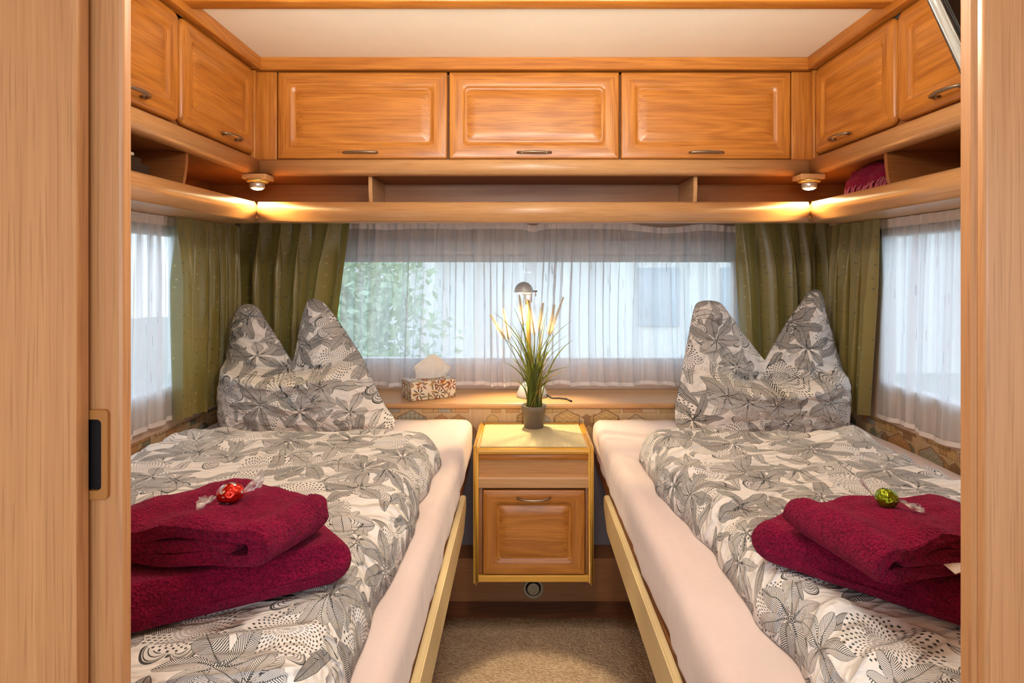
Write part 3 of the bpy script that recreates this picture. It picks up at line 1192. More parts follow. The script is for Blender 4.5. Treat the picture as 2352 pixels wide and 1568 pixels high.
for s, xf, side in ((-1, -.166, 'left'), (1, .252, 'right')):
    t = thing('bed_frame', 'pale wooden bed frame with a chamfered side board under the %s mattress' % side, 'bed frame', (CX + s * .7, 1.3, 0))
    zt, zb = .478, .386
    m = MB()
    m.prism([(.60, zb), (.60, zt), (1.77, zt), (1.788, zt - .012), (1.788, zt - .045), (1.72, zb)], 'x', min(xf, xf + s * .016), max(xf, xf + s * .016))
    for e in m.bm.edges: pass
    bmesh.ops.bevel(m.bm, geom=[e for e in m.bm.edges], offset=.003, segments=2, affect='EDGES')
    m.build('side_board', board_wood, t)
    xa, xb = sorted((xf + s * .017, (WL + .006) if s < 0 else (WR - .006)))
    MB().box(xa, xb, .60, YL - .01, .452, .480).build('platform', lining['y'], t)
    xa, xb = sorted((xf + s * .33, (WL + .006) if s < 0 else (WR - .006)))
    MB().box(xa, xb, .60, YL - .11 - .02, 0.0, .452).build('storage_base', beech['y'], t)


ZD = HC - .455
TQ = [[(-.62, .645), (-.238, .855), (-.325, .955), (-.70, .76)], [(.352, .925), (.64, .655), (.72, .80), (.47, 1.01)]]


def inside(q, x, y, g=0.012):
    sgn = sum(q[i][0] * q[(i + 1) % 4][1] - q[(i + 1) % 4][0] * q[i][1] for i in range(4))
    d = 9.0
    for i in range(4):
        (ax, ay), (bx, by) = q[i], q[(i + 1) % 4]
        l = math.hypot(bx - ax, by - ay)
        c = ((bx - ax) * (y - ay) - (by - ay) * (x - ax)) / l * (1 if sgn > 0 else -1)
        d = min(d, c)
    return sstep(-g - .02, -g, d)


def duvet(x0, x1, y0, y1, z0, T, mat, seed, label, taper=0.0):
    nx, ny = 110, 130
    m = MB()

    def prof(t):                                       # 0..1 across -> position, edge height
        return 0.5 - 0.5 * math.cos(PI * t)
    P, UV, PB = [], [], []
    for j in range(ny):
        tv = j / (ny - 1)
        v = (prof(tv) * .55 + tv * .45)
        row, ur, rb = [], [], []
        for i in range(nx):
            tu = i / (nx - 1)
            u = (prof(tu) * .6 + tu * .4)
            X = x0 + (x1 - x0) * u
            Y = y0 + (y1 - y0) * v
            X += taper * (1 - v) * (1 - u)
            # wandering hem
            ex = .016 * nz(Y * 4.0, seed) + .010 * nz(Y * 13, seed + 2)
            ey = .014 * nz(X * 4.0, seed + 7)
            X += ex * abs(2 * u - 1); Y += ey * abs(2 * v - 1)
            du, dv = min(u, 1 - u) * (x1 - x0), min(v, 1 - v) * (y1 - y0)
            R = .070
            # rounded plan corner
            if du < R and dv < R:
                hh_ = math.hypot(R - du, R - dv)
                d = R - hh_
                if hh_ > R:
                    X += (R - du) * (1 - R / hh_) * (1 if u < .5 else -1)
                    Y += (R - dv) * (1 - R / hh_) * (1 if v < .5 else -1)
            else:
                d = min(du, dv)
            d = max(d, 0.0)
            e = 1.0 if d >= R else math.sqrt(max(0.0, 1 - (1 - d / R) ** 2.2))
            # long soft folds running across the bed, tight gathers along the hems
            f = .010 * nz(X * 3.2 + Y * 1.5, Y * 6.5 - X * 1.6, seed) + .0095 * nz(X * 6 + Y * 2, Y * 21 - X * 5, seed + 3)
            ridge = 1 - abs(nz(X * 4 + Y * 3.0, Y * 11 - X * 4, seed + 11)) * 2.2
            f += .009 * max(0.0, ridge)
            edge = 1 - sstep(.02, .20, d)
            f += edge * .011 * nz(X * 9, Y * 30, seed + 5) + edge * .004 * nz(X * 34, Y * 12, seed + 6)
            z = z0 + T * e * (1.0 + 0.06 * nz(X * 2, Y * 2, seed + 1)) + f * min(1.0, e * 1.2)
            z = max(z, z0 + .0005 + .004 * e)
            for q_ in TQ:
                k_ = inside(q_, X, Y)
                if k_ > 0: z = z * (1 - k_) + min(z, ZD - .003) * k_
            row.append(Vector((X, Y, z)))
            k = (1 - e) * T
            ur.append((X + (k if u > .5 else -k) * (du <= dv), Y + (k if v > .5 else -k) * (dv < du)))
            rb.append(Vector((X, Y, z0)))
        P.append(row); UV.append(ur); PB.append(rb)
    m.grid(P, UV)
    rows = m.grid(PB, UV)
    weld(m, .0008)
    return tag(m.build('duvet', mat), label, 'duvet', 'duvets with black leaf print')


duvet(-.985, -.225, .62, 1.690, ZM + .004, .084, print_a, 2.3, 'white duvet with black leaf print spread on the left bed')
duvet(.322, .985, .62, 1.700, ZM + .004, .084, print_b, 6.9, 'white duvet with black leaf print spread on the right bed', .062)


# ------------------------------------------------------------------ peaked pillows
def catmull(pts, n):
    out = []
    k = len(pts)
    for i in range(k):
        p0, p1, p2, p3 = (Vector((*pts[(i + q) % k], 0)) for q in (-1, 0, 1, 2))
        for j in range(n):
            t = j / n
            out.append(0.5 * ((2 * p1) + (p2 - p0) * t + (2 * p0 - 5 * p1 + 4 * p2 - p3) * t * t + (3 * p1 - p0 - 3 * p2 + p3) * t ** 3))
    return out


def pillow(outline, centre, notch, mat, seed, label, D0=1.975, T=.112, lip=None):
    """plump square pillow stood on edge with its top karate-chopped into two ears"""
    B = catmull(outline, 6)
    nb, nr = len(B), 30
    m = MB()

    def world(px, py, dep):
        z0 = HC + (V0 - py) / F * D0
        ly = lip - 24 * min(1.0, ((px - notch[0]) / 130) ** 2)
        d = D0 + .12 * max(0.0, z0 - ZM) + .050 * (1 - sstep(ly - 16, ly + 10, py))
        q = at(px, py, d)
        return Vector((q.x, d + dep, q.z))
    BX = np.array([[b.x, b.y] for b in B])
    BD = np.roll(BX, -1, 0) - BX
    BL = (BD ** 2).sum(1) + 1e-9

    def edge_dist(px, py):
        w_ = np.array([px, py]) - BX
        t_ = np.clip((w_ * BD).sum(1) / BL, 0, 1)
        return float(np.sqrt(((w_ - BD * t_[:, None]) ** 2).sum(1)).min())
    F_, B_, UV = [], [], []
    for r_i in range(nr + 1):
        r = (r_i / nr)
        r = 1 - (1 - r) ** 1.35
        fr, br, uvr = [], [], []
        for k in range(nb):
            px = centre[0] + r * (B[k].x - centre[0])
            py = centre[1] + r * (B[k].y - centre[1])
            dd_ = edge_dist(px, py) if r < 1 else 0.0
            puff = math.sqrt(max(0.0, 1 - (1 - min(1.0, dd_ / 120)) ** 2))
            # the two ears keep flatter, the belly stays plump; a lip of cloth folds over at the dent
            ly = lip - 24 * min(1.0, ((px - notch[0]) / 130) ** 2)
            up = 1 - sstep(ly - 14, ly + 12, py)
            dent = math.exp(-((px - notch[0]) / 95) ** 2)
            front = T * puff * (1 - up * (.42 + .45 * math.exp(-((px - notch[0]) / 60) ** 2))) + .034 * math.exp(-((py - ly - 14) / 13) ** 2) * (.25 + .75 * dent) * min(1, puff * 2) - .030 * math.exp(-((py - ly + 12) / 8) ** 2) * dent * min(1, puff * 2)
            front += .012 * up * math.exp(-((px - notch[0]) / 14) ** 2) * -1
            wr = .007 * nz(px * .018, py * .03, seed) + .010 * (1 - abs(nz(px * .02 + py * .012, py * .035 - px * .012, seed + 3)) * 2) * (.35 + .65 * math.exp(-((py - lip) / 45) ** 2))
            wr += .004 * nz(px * .06, py * .06, seed + 8) + .006 * (1 - 2 * abs(nz((px - notch[0]) * .012, py * .055 + abs(px - notch[0]) * .03, seed + 12))) * (.4 + .6 * up)
            front += 1.5 * wr * min(1, puff * 2)
            front = max(front, .002)
            fr.append(world(px, py, -front))
            br.append(world(px, py, .055 * puff))
            q = at(px, py, D0)
            uvr.append((q.x, q.z))
        F_.append(fr); B_.append(br); UV.append(uvr)
    m.grid(F_, UV, closed_u=True)
    m.grid(B_, UV, closed_u=True)
    weld(m, .0006)
    for v in m.bm.verts:
        if v.co.z < ZM + .008:
            v.co.z = ZM + .008
    return tag(m.build('pillow', mat), label, 'pillow', 'peaked pillows')


PL = [(540, 1006), (512, 985), (506, 930), (509, 880), (516, 840), (528, 780), (538, 728), (550, 704), (572, 698), (592, 706), (612, 738), (642, 784), (668, 826), (674, 826), (681, 795),
      (690, 745), (700, 706), (713, 687), (734, 689), (754, 706), (792, 758), (832, 820), (860, 880), (884, 930), (908, 966), (896, 990), (850, 1002), (760, 1008), (640, 1010)]
pillow(PL, (700, 925), (672, 830), print_c, 4.1, 'plump leaf print pillow with two peaks standing on the left bed', lip=858)
PR = [(1590, 1000), (1556, 985), (1550, 945), (1558, 895), (1568, 840), (1582, 765), (1594, 708), (1606, 693), (1630, 690), (1655, 696), (1677, 724), (1712, 772), (1746, 815), (1757, 826), (1766, 812),
      (1800, 752), (1835, 702), (1858, 671), (1873, 664), (1886, 675), (1897, 722), (1915, 788), (1931, 840), (1943, 890), (1947, 940), (1938, 980), (1905, 996), (1750, 1004)]
pillow(PR, (1750, 915), (1757, 828), print_d, 7.7, 'plump leaf print pillow with two peaks standing on the right bed', lip=880)


# ------------------------------------------------------------------ folded towels
def towel(quad, z0, H, seed, label, open_left=True, tagpart=False, group='burgundy towels on the beds', slope=0.0, closed=False, cap=None):
    """towel folded in layers: quad = plan corners FL, FR, RR, RL; the closed fold is at the right end
    when open_left, else at the left end; the layers show on the front"""
    FL, FR, RR, RL = [Vector((*q, 0)) for q in quad]
    th = H / 3.0
    # centre line of the cloth in (s 0..1 along the width, h height): bottom layer, fold, top layer + tucked inner layer
    W = ((FR - FL).length + (RR - RL).length) / 2

    def strip(cl, t):
        """closed outline of a thick strip along centre line cl"""
        L_, R_ = [], []
        for i, p in enumerate(cl):
            a, b = cl[max(i - 1, 0)], cl[min(i + 1, len(cl) - 1)]
            tx, tz = b[0] - a[0], b[1] - a[1]
            l = math.hypot(tx, tz) or 1
            L_.append((p[0] - tz / l * t / 2, p[1] + tx / l * t / 2))
            R_.append((p[0] + tz / l * t / 2, p[1] - tx / l * t / 2))
        a, b = cl[-2], cl[-1]
        l = math.hypot(b[0] - a[0], b[1] - a[1])
        e = (b[0] - a[0]) / l, (b[1] - a[1]) / l
        cap = []
        for k in range(1, 6):
            an = PI / 2 - PI * k / 6
            cap.append((b[0] + e[0] * math.cos(an) * t / 2 - e[1] * math.sin(an) * t / 2, b[1] + e[1] * math.cos(an) * t / 2 + e[0] * math.sin(an) * t / 2))
        return L_ + cap + R_[::-1]
    rf = H / 2 - th / 2
    outer = [(W * k / 26 * .99, th / 2 + .003 * math.sin(k * .6 + seed)) for k in range(0, 24)]
    cxr = W - H / 2
    outer = [p for p in outer if p[0] < cxr - .004]
    for k in range(0, 13):
        a = -PI / 2 + PI * k / 12
        outer.append((cxr + rf * math.cos(a), H / 2 + rf * math.sin(a)))
    back = [(W * k / 26 * .99, H - th / 2 + .004 * math.sin(k * .55 + seed * 2)) for k in range(0, 24)]
    outer += [p for p in back if p[0] < cxr - .004][::-1]
    inner = [(W * k / 20, H / 2 + .002 * math.sin(k * .8 + seed)) for k in range(0, 21) if W * k / 20 < cxr - .012]
    m = MB()
    nv = 40
    solid = [(W * .01 + (cxr - W * .01) * k / 22, 0.0) for k in range(23)]
    solid += [(cxr + H / 2 * math.cos(-PI / 2 + PI * k / 12), H / 2 + H / 2 * math.sin(-PI / 2 + PI * k / 12)) for k in range(1, 12)]
    solid += [(W * .01 + (cxr - W * .01) * k / 22, H) for k in range(23)][::-1]
    for cl, tt in (((solid, None),) if closed else ((outer, th * 1.0), (inner, th * .86))):
        O = strip(cl, tt) if tt else cl
        P = []
        for j in range(nv):
            v = j / (nv - 1)
            ee = min(v, 1 - v)
            row = []
            for (s, h) in O:
                u = s / W
                if not open_left: u = 1 - u
                a = FL.lerp(FR, u)
                b = RL.lerp(RR, u)
                p = a.lerp(b, v)
                k = sstep(0, .10, ee)
                hh = h
                # soft rounded ends where the layers are folded at front and rear
                hh = H / 2 + (h - H / 2) * (.82 + .18 * k)
                if closed:
                    e2 = min(1.0, ee / .16)
                    kk = math.sqrt(max(0.0, 1 - (1 - e2) ** 2))
                    crease = 1 - .16 * math.exp(-((h / H - .52) / .05) ** 2) * (v < .5)
                    hh = H / 2 + (h - H / 2) * (.34 + .66 * kk)
                    cv = (1 - kk) * .075 * (u if open_left else 1 - u)
                    p = FL.lerp(FR, u - cv if open_left else u + cv).lerp(RL.lerp(RR, u - cv if open_left else u + cv), v)
                n1 = .010 * nz(p.x * 11, p.y * 11, seed + h * 6) + .004 * nz(p.x * 40, p.y * 40, seed + h * 30)
                dn = (FL - RL).normalized() * (.010 * nz(u * 5, h * 40, seed) * (1 - k))
                top = hh / H
                z = z0 + hh + n1 * top + slope * u * top
                if cap:
                    k_ = inside(cap[0], p.x, p.y)
                    z = z * (1 - k_) + min(z, cap[1]) * k_
                row.append(Vector((p.x + dn.x, p.y + dn.y, max(z, z0 + .0005))))
            P.append(row)
        rows = m.grid(P, None, closed_u=True)
        m.face(rows[0]); m.face(rows[-1])
    o = m.build('folded_towel', towel_mat)
    # fluff the pile a little
    tag(o, label, 'towel', group)
    if tagpart:
        mm = MB()
        c0 = FL.lerp(FR, .45)
        T_ = (FR - FL).normalized()
        Nn = Vector((T_.y, -T_.x, 0))
        pts = []
        for w_, d_, zz in ((-.012, -.004, .0), (.010, -.004, .001), (.014, .016, -.007), (-.007, .016, -.010)):
            q = c0 + T_ * w_ + Nn * d_
            pts.append(Vector((q.x, q.y, z0 + H * .46 + zz)))
        a = [mm.bm.verts.new(p) for p in pts]
        b = [mm.bm.verts.new(p + Vector((0, 0, .0012))) for p in pts]
        mm.face(a[::-1]); mm.face(b)
        for i in range(4):
            mm.face([a[i], a[(i + 1) % 4], b[(i + 1) % 4], b[i]])
        q = mm.build('care_tag', pale_tag, o)
        q['label'] = 'pale care tag'
    return o


UL = [(-.60, .772), (-.325, .757), (-.285, .872), (-.46, .955)]
UR = [(.432, .715), (.67, .775), (.63, .885), (.395, .885)]
TOW = [
    towel(TQ[0], ZD, .066, 1.3, 'burgundy towel on the left bed, lower of the two under the red sweet', closed=True, cap=(UL, ZD + .062)),
    towel(UL, ZD + .066, .056, 2.9, 'burgundy towel on the left bed, upper one carrying the red sweet'),
    towel(TQ[1], ZD, .064, 4.2, 'burgundy towel on the right bed, lower of the two under the green sweet', open_left=False, closed=True, cap=(UR, ZD + .060)),
    towel(UR, ZD + .064, .056, 6.1, 'burgundy towel on the right bed with pale tag, carrying the green sweet', open_left=False, tagpart=True)]


def top_of(o, x, y):
    hit, p, n, i = o.ray_cast(Vector((x, y, 3)) - o.location, Vector((0, 0, -1)))
    return p.z + o.location.z if hit else None


# ------------------------------------------------------------------ wrapped sweets
def sweet(c, ang, foil, label, size, twists):
    t = thing('wrapped_sweet', label, 'sweet', c)
    m = MB()
    tmp = bmesh.new()
    bmesh.ops.create_icosphere(tmp, subdivisions=4, radius=1.0)
    ca, sa = math.cos(ang), math.sin(ang)
    for v in tmp.verts:
        k = 1 + .05 * nz(v.co.x * 3, v.co.y * 3, v.co.z * 3 + c[0] * 9)
        x, y, z = v.co.x * size * (1.18 if foil == red_foil else 1.04) * k, v.co.y * size * k, v.co.z * size * .95 * k
        v.co = Vector((c[0] + x * ca - y * sa, c[1] + x * sa + y * ca, c[2] + size * .92 + z))
    m._take(tmp, 0, True)
    m.build('sweet_ball', foil, t)
    for s, lift, L, wide in twists:
        m = MB()
        P = []
        for j in range(10):
            v = j / 9
            row = []
            for i in range(19):
                u = i / 18 * 2 - 1
                w = (.0035 + wide * v ** .8)
                x = s * (size * 1.05 + L * v * (1 - .12 * u * u))
                y = u * w
                z = size * .85 + lift * v + .0045 * math.sin(u * 9 + s) * v + .003 * nz(u * 4, v * 5, s) - .35 * size * v * (1 if lift <= 0 else 0)
                row.append(Vector((c[0] + x * ca - y * sa, c[1] + x * sa + y * ca, c[2] + max(z, .002))))
            P.append(row)
        m.grid(P)
        m.build('wrapper_twist', cello, t, recalc=False)
    return t


sweet((-.413, .835, top_of(TOW[1], -.413, .835) - .001), .45, red_foil, 'red foil sweet with clear twisted ends on the left towels', .0155, ((-1, -.003, .026, .016), (1, .018, .028, .024)))
sweet((.512, .822, top_of(TOW[3], .512, .822) - .001), -.35, green_foil, 'green foil sweet with clear twisted ends on the right towels', .0140, ((-1, .022, .018, .006), (1, -.006, .030, .008)))

# ------------------------------------------------------------------ nightstand
NX0, NX1 = -.150, .231
NZT = .591
YN0, YN1 = 1.858, YL - .004
t = thing('nightstand', 'small oak nightstand with rounded yellow edges between the beds', 'nightstand', (CX, 2.0, .157))
for xs in (NX0, NX1 - .016):
    m = MB()
    m.box(xs, xs + .016, YN0 - .004, YN1, .157, NZT + .012)
    bmesh.ops.bevel(m.bm, geom=[e for e in m.bm.edges], offset=.0065, segments=4, affect='EDGES')
    for f in m.bm.faces: f.smooth = True
    m.build('side_panel', edge_wood['z'], t)
xa, xb = NX0 + .0165, NX1 - .0165
m = MB()
m.prism([(YN0 - .001 + .010, NZT), (YN1, NZT), (YN1, NZT - .022), (YN0 + .009, NZT - .022), (YN0 + .002, NZT - .018), (YN0 - .001, NZT - .011), (YN0 + .002, NZT - .004)], 'x', xa, xb, smooth=False)
m.build('top', edge_wood['x'], t)
MB().box(xa, xb, YN0 + .010, YN0 + .020, NZT - .040, NZT - .0225, .002).build('upper_rail', oak['x'], t)
m = MB()
zr0, zr1 = HC - (1093 - V0) / F * (YN0 + .03), NZT - .0405
m.prism([(YN0 + .020, zr1), (YN0 + .032, zr0), (YN0 + .044, zr0), (YN0 + .044, zr1)], 'x', xa, xb)
m.build('niche_panel', beech['x'], t)
zz1, zz0 = HC - (1095 - V0) / F * YN0, HC - (1122 - V0) / F * YN0
m = MB()
m.prism([(YN0 + .020, zz1 + .003), (YN0 + .004, zz1 - .002), (YN0 + .001, zz1 - .008), (YN0 + .001, zz0 + .003), (YN0 + .004, zz0), (YN0 + .04, zz0), (YN0 + .04, zz1 + .003)], 'x', xa, xb)
m.build('middle_rail', beech['x'], t)
dz1, dz0 = HC - (1127 - V0) / F * YN0, HC - (1321 - V0) / F * YN0
dx0, dx1 = (1109 - U0) / F * YN0, (1344 - U0) / F * YN0
for a, b in ((xa, dx0 - .002), (dx1 + .002, xb)):
    MB().box(a, b, YN0 + .012, YN0 + .026, dz0, zz0 - .0005, .001).build('stile', lining['z'], t)
MB().box(xa, xb, YN0 + .030, YN1, .19, zz0 - .001).build('carcass', lining['x'], t)
d = panel_door('rear', ((dx0 + dx1) / 2, YN0 + .004, (dz0 + dz1) / 2), dx1 - dx0, dz1 - dz0, DOORP, .004, t, wide=.92)
m = MB()
c = at(1226, 1143, YN0)
pts = [Vector((c.x + k * .0525, c.y + .004 - .004 - .014 * (1 - k * k) ** .5, c.z - .004 + .004 * k * k)) for k in [i / 8 - 1 for i in range(17)]]
m.tube(pts, .0042, 10, flat=.8)
m.build('handle', bronze, d)
m = MB()
zb1 = HC - (1323 - V0) / F * YN0
m.prism([(YN0 + .002, zb1 - .003), (YN0 + .006, zb1), (YN0 + .05, zb1), (YN0 + .05, .166), (YN0 + .006, .166), (YN0 + .002, .169)], 'x', xa, xb)
m.build('bottom_rail', edge_wood['x'], t)
MB().box(xa, xb, YN1 - .012, YN1, NZT + .0002, NZT + .006, .002).build('rear_lip', edge_wood['x'], t)
tag(MB().box(xa + .004, xb - .004, YN0 + .012, YN1 - .016, NZT + .0003, NZT + .0035, .001).build('placemat', mat_mat), 'pale yellow ribbed mat covering the nightstand top', 'mat')

# plinth with heater outlet
YP = 2.05
m = MB()
zp = HC - (1282 - V0) / F * YP
m.box(-.60, .70, YP, YP + .012, 0, zp)
m.box(-.60, .70, YP + .012, YL - .002, zp - .012, zp)
struct(m, 'baseboard_back', lining['x'])
struct(MB().box(-.62, .72, YL - .008, YL - .0005, zp, .50), 'wall_back_lining', grey_lining)
t = thing('heater_vent', 'round heater outlet in the plinth below the nightstand', 'vent', (at(1225, 1350, YP).x, YP, .02))
c = at(1225, 1350, YP)
m = MB()
m.lathe([(.036, 0), (.036, .004), (.031, .0065), (.027, .005), (.026, 0)], (c.x, YP - .0005, c.z), 40, axis='y')
m.build('vent_ring', cream_plastic, t)
m = MB()
m.lathe([(.0262, .0005), (.0262, .002), (.004, .002), (.001, .002)], (c.x, YP - .0005, c.z), 32, axis='y')
m.build('vent_throat', dark_recess, t)
m = MB()
m.lathe([(.021, .002), (.021, .0035), (.018, .0042), (.001, .0042)], (c.x, YP - .0005, c.z - .003), 32, axis='y')
m.box(c.x - .0022, c.x + .0022, YP - .0065, YP - .0045, c.z - .018, c.z + .012, .001)
m.build('flap', cream_plastic, t)

# rug
m = MB()
P = []
for j in range(40):
    v = j / 39
    P.append([Vector((-.485 + 1.055 * i / 30, -.9 + (1.938 + .9 - .012 * abs(i / 30 - .45) * (v > .99)) * v + .006 * nz(i * .3, v) * v, .010 + .0012 * nz(i * .5, j * .6))) for i in range(31)])
m.grid(P)
ext = bmesh.ops.extrude_face_region(m.bm, geom=m.bm.faces[:])
for v in ext['geom']:
    if isinstance(v, bmesh.types.BMVert): v.co.z = .001
tag(m.build('carpet_runner', rug_mat), 'beige brown speckled carpet runner on the floor between the beds', 'rug')

# ------------------------------------------------------------------ potted grass
pc = Vector(((1226 - U0) / F * 2.10, 2.10, NZT + .0036))
t = thing('potted_grass', 'tall artificial grass with bristly plumes in a grey pot on the nightstand', 'plant', pc)
m = MB()
m.lathe([(.0, 0.001), (.033, 0), (.0345, .001), (.041, .062), (.0435, .063), (.0445, .078), (.043, .080), (.0405, .078), (.0395, .064), (.001, .064)], pc, 40)
pot = m.build('pot', pot_mat, t)
m = MB()
m.lathe([(.0385, .064), (.0385, .068), (.02, .071), (.001, .072)], pc, 24)
m.build('soil', soil_mat, pot)


def blade(mb, base, tip, bend, w, mi=0):
    base, tip = Vector(base), Vector(tip)
    n = 12
    mid = base.lerp(tip, .5) + Vector(bend)
    ctl = 2 * mid - (base + tip) / 2
    L_, R_ = [], []
    for i in range(n + 1):
        q = i / n
        p = base * (1 - q) ** 2 + ctl * 2 * q * (1 - q) + tip * q * q
        tg = ((ctl - base) * (1 - q) + (tip - ctl) * q).normalized()
        s = tg.cross(Vector((0.25, -1, 0.1))).normalized()
        ww = w * (0.55 + .45 * sstep(0, .3, q)) * (1 - q ** 2.5) + .0002
        L_.append(p - s * ww)
        R_.append(p + s * ww + Vector((0, .0009, 0)))
    mb.grid([L_, R_], mi=mi)


random.seed(11)
m = MB()
tips = [(1315, 735), (1300, 790), (1318, 780), (1305, 850), (1270, 870), (1285, 742), (1240, 690), (1185, 690), (1180, 705), (1135, 718), (1165, 755), (1152, 830), (1225, 720),
        (1262, 700), (1205, 730), (1215, 760), (1255, 730), (1248, 745), (1175, 740), (1195, 760), (1270, 760), (1290, 870), (1308, 842), (1240, 770), (1230, 745)]
for k in range(95):
    if k < len(tips):
        px, py = tips[k]
    else:
        px, py = random.gauss(1230, 34), random.uniform(745, 890)
        px = 1228 + (px - 1228) * (1 - max(0, py - 820) / 220)
    a = random.uniform(0, 2 * PI)
    rr = .030 * math.sqrt(random.random())
    base = pc + Vector((rr * math.cos(a), rr * math.sin(a), .068))
    tip = at(px, py, 2.10 + random.uniform(-.07, .06))
    sgn = 1 if tip.x > pc.x else -1
    spread = abs(tip.x - pc.x)
    bend = Vector((-sgn * spread * random.uniform(.10, .30), 0, spread * .25))
    blade(m, base, tip, bend, random.uniform(.0016, .0030), 1 if random.random() < .16 else 0)
m.build('grass_blades', [grass_mat, grass_dry], t, recalc=False)
plumes = [((1128, 725), (1160, 778)), ((1157, 712), (1168, 780)), ((1193, 680), (1202, 745)), ((1216, 698), (1228, 768)), ((1247, 698), (1238, 758)),
          ((1273, 703), (1260, 768)), ((1293, 685), (1262, 770))]
for k, (tp, bs) in enumerate(plumes):
    m = MB()
    dd = 2.10 + (-.05 if k in (3, 4) else .02 * math.sin(k * 2.1))
    A, Bp = at(*bs, dd), at(*tp, dd)
    ax = (Bp - A)
    Lp = ax.length
    ax.normalize()
    s1 = ax.cross(Vector((0, 1, 0))).normalized()
    s2 = ax.cross(s1)
    m.tube([A, Bp], [.0035, .0012], 8)
    for i in range(34):
        q = i / 33
        ring = A + ax * (q * Lp)
        rl = .0190 * (1 - q * .72) * min(1.0, .5 + q * 5)
        for j in range(15):
            an = 2 * PI * (j / 15) + i * .61
            dr = s1 * math.cos(an) + s2 * math.sin(an)
            tp_ = ring + dr * rl + ax * .006
            w_ = (s1 * -math.sin(an) + s2 * math.cos(an)) * .0017
            v0, v1, v2 = (m.bm.verts.new(x) for x in (ring + w_, ring - w_, tp_))
            m.face([v0, v1, v2])
    st0 = pc + Vector((random.uniform(-.015, .015), random.uniform(-.01, .01), .068))
    m.tube([st0, st0.lerp(A, .5) + Vector(((st0.x - A.x) * .12, 0, .0)), A], .0011, 6, mi=1)
    m.build('plume', [plume_mat, grass_mat], t, recalc=False)

# ------------------------------------------------------------------ desk lamp on the ledge
lb = Vector(((1222 - U0) / F * 2.275, 2.275, ZS))
t = thing('table_lamp', 'silver halogen table lamp with half dome shade on the ledge behind the plant', 'lamp', lb)
m = MB()
m.lathe([(.060, .0005), (.061, .006), (.058, .014), (.050, .034), (.036, .050), (.018, .058), (.004, .060)], lb, 40)
m.build('lamp_base', grey_plastic, t)
hc = at(1203, 671, 2.265)
m = MB()
m.tube([lb + Vector((0, 0, .055)), lb.lerp(hc, .5) + Vector((.004, 0, .0)), hc + Vector((.016, -.004, -.030))], [.0065, .008, .010], 12)
m.build('stem', plain('brass_stem', (.36, .20, .05), .5, .2), t)
m = MB()
m.box(hc.x + .002, hc.x + .032, hc.y - .012, hc.y + .012, hc.z - .040, hc.z - .004, .004)
m.box(hc.x - .006, hc.x + .034, hc.y - .014, hc.y + .014, hc.z - .010, hc.z - .002, .002)
m.build('neck', silver, t)
m = MB()
pr = []
for i in range(13):
    a = PI / 2 * i / 12
    pr.append((.0365 * math.cos(a) + .0006, .040 * math.sin(a)))
pi_ = [(r * .93, h * .93) for r, h in pr[:-1]][::-1]
m.lathe([(.0004, .0405)] + pr[:-1][::-1] + pi_[::-1] + [(.0004, .037)], hc, 40)
m.build('lamp_shade', grey_plastic, t)
m = MB()
m.tube([hc + Vector((.034, 0, .004)), hc + Vector((.052, 0, .004))], .003, 8)
m.tube([hc + Vector((.046, 0, .006)), hc + Vector((.046, 0, -.016))], .0018, 8)
m.build('switch_lever', bronze, t)
m = MB()
m.lathe([(.001, -.004), (.010, -.003), (.013, .004), (.010, .012), (.001, .014)], hc + Vector((-.012, 0, -.002)), 20)
m.build('bulb', lamp_glow, t)
m = MB()
ca = [at(1252, 905, 2.262), at(1268, 915, 2.225), at(1285, 914, 2.225), at(1302, 916, 2.21), at(1313, 923, 2.17)]
ca = [Vector((p.x, p.y, max(p.z, ZS + .004))) for p in ca]
ca += [Vector((ca[-1].x + .008, YL - .016, ZS - .004)), Vector((ca[-1].x + .010, YL - .016, ZS - .10))]
m.tube(ca[:5], .0032, 8)
m.build('power_cord', black, t)
L = bpy.data.lights.new('halogen_lamp', 'SPOT')
L.energy = 21
L.color = (1.0, 0.76, 0.40)
L.spot_size = math.radians(105)
L.spot_blend = .7
L.shadow_soft_size = .012
lo = bpy.data.objects.new('halogen_lamp', L)
lo.location = hc + Vector((-.020, -.018, -.008))
lo.rotation_euler = Vector((0.04, -.62, -1)).to_track_quat('-Z', 'Y').to_euler()
COL.objects.link(lo)

# ------------------------------------------------------------------ tissue box
p0, e1, e2 = Vector((-.407, 2.180, ZS + .0006)), Vector((.156, .083, 0)), Vector((-.052, .088, 0))
t = thing('tissue_box', 'tissue box printed with autumn leaves on the ledge behind the left bed', 'tissue box', p0 + (e1 + e2) / 2)
m = MB()
H = .070
c8 = [p0, p0 + e1, p0 + e1 + e2, p0 + e2]
lo_ = [m.bm.verts.new(p) for p in c8]
hi_ = [m.bm.verts.new(p + Vector((0, 0, H))) for p in c8]
us = [0, e1.length, e1.length + e2.length, 2 * e1.length + e2.length, 2 * (e1.length + e2.length)]
for i in range(4):
    j = (i + 1) % 4
    m.face([lo_[i], lo_[j], hi_[j], hi_[i]], 0, [(us[i], 0), (us[i + 1], 0), (us[i + 1], H), (us[i], H)])
m.face(hi_, 0, [(.5, .5), (.5 + e1.length, .5), (.5 + e1.length, .5 + e2.length), (.5, .5 + e2.length)])
m.face(lo_[::-1])
bmesh.ops.bevel(m.bm, geom=m.bm.edges[:], offset=.0012, segments=1, affect='EDGES')
bx = m.build('carton', box_mat, t)
m = MB()
ct = p0 + (e1 + e2) / 2 + Vector((0, 0, H))
u1 = e1.normalized()
u2 = e2.normalized()
P = []
outl = [(-.066, .050), (-.055, .058), (-.035, .072), (-.012, .088), (.010, .092), (.030, .078), (.050, .062), (.070, .042)]
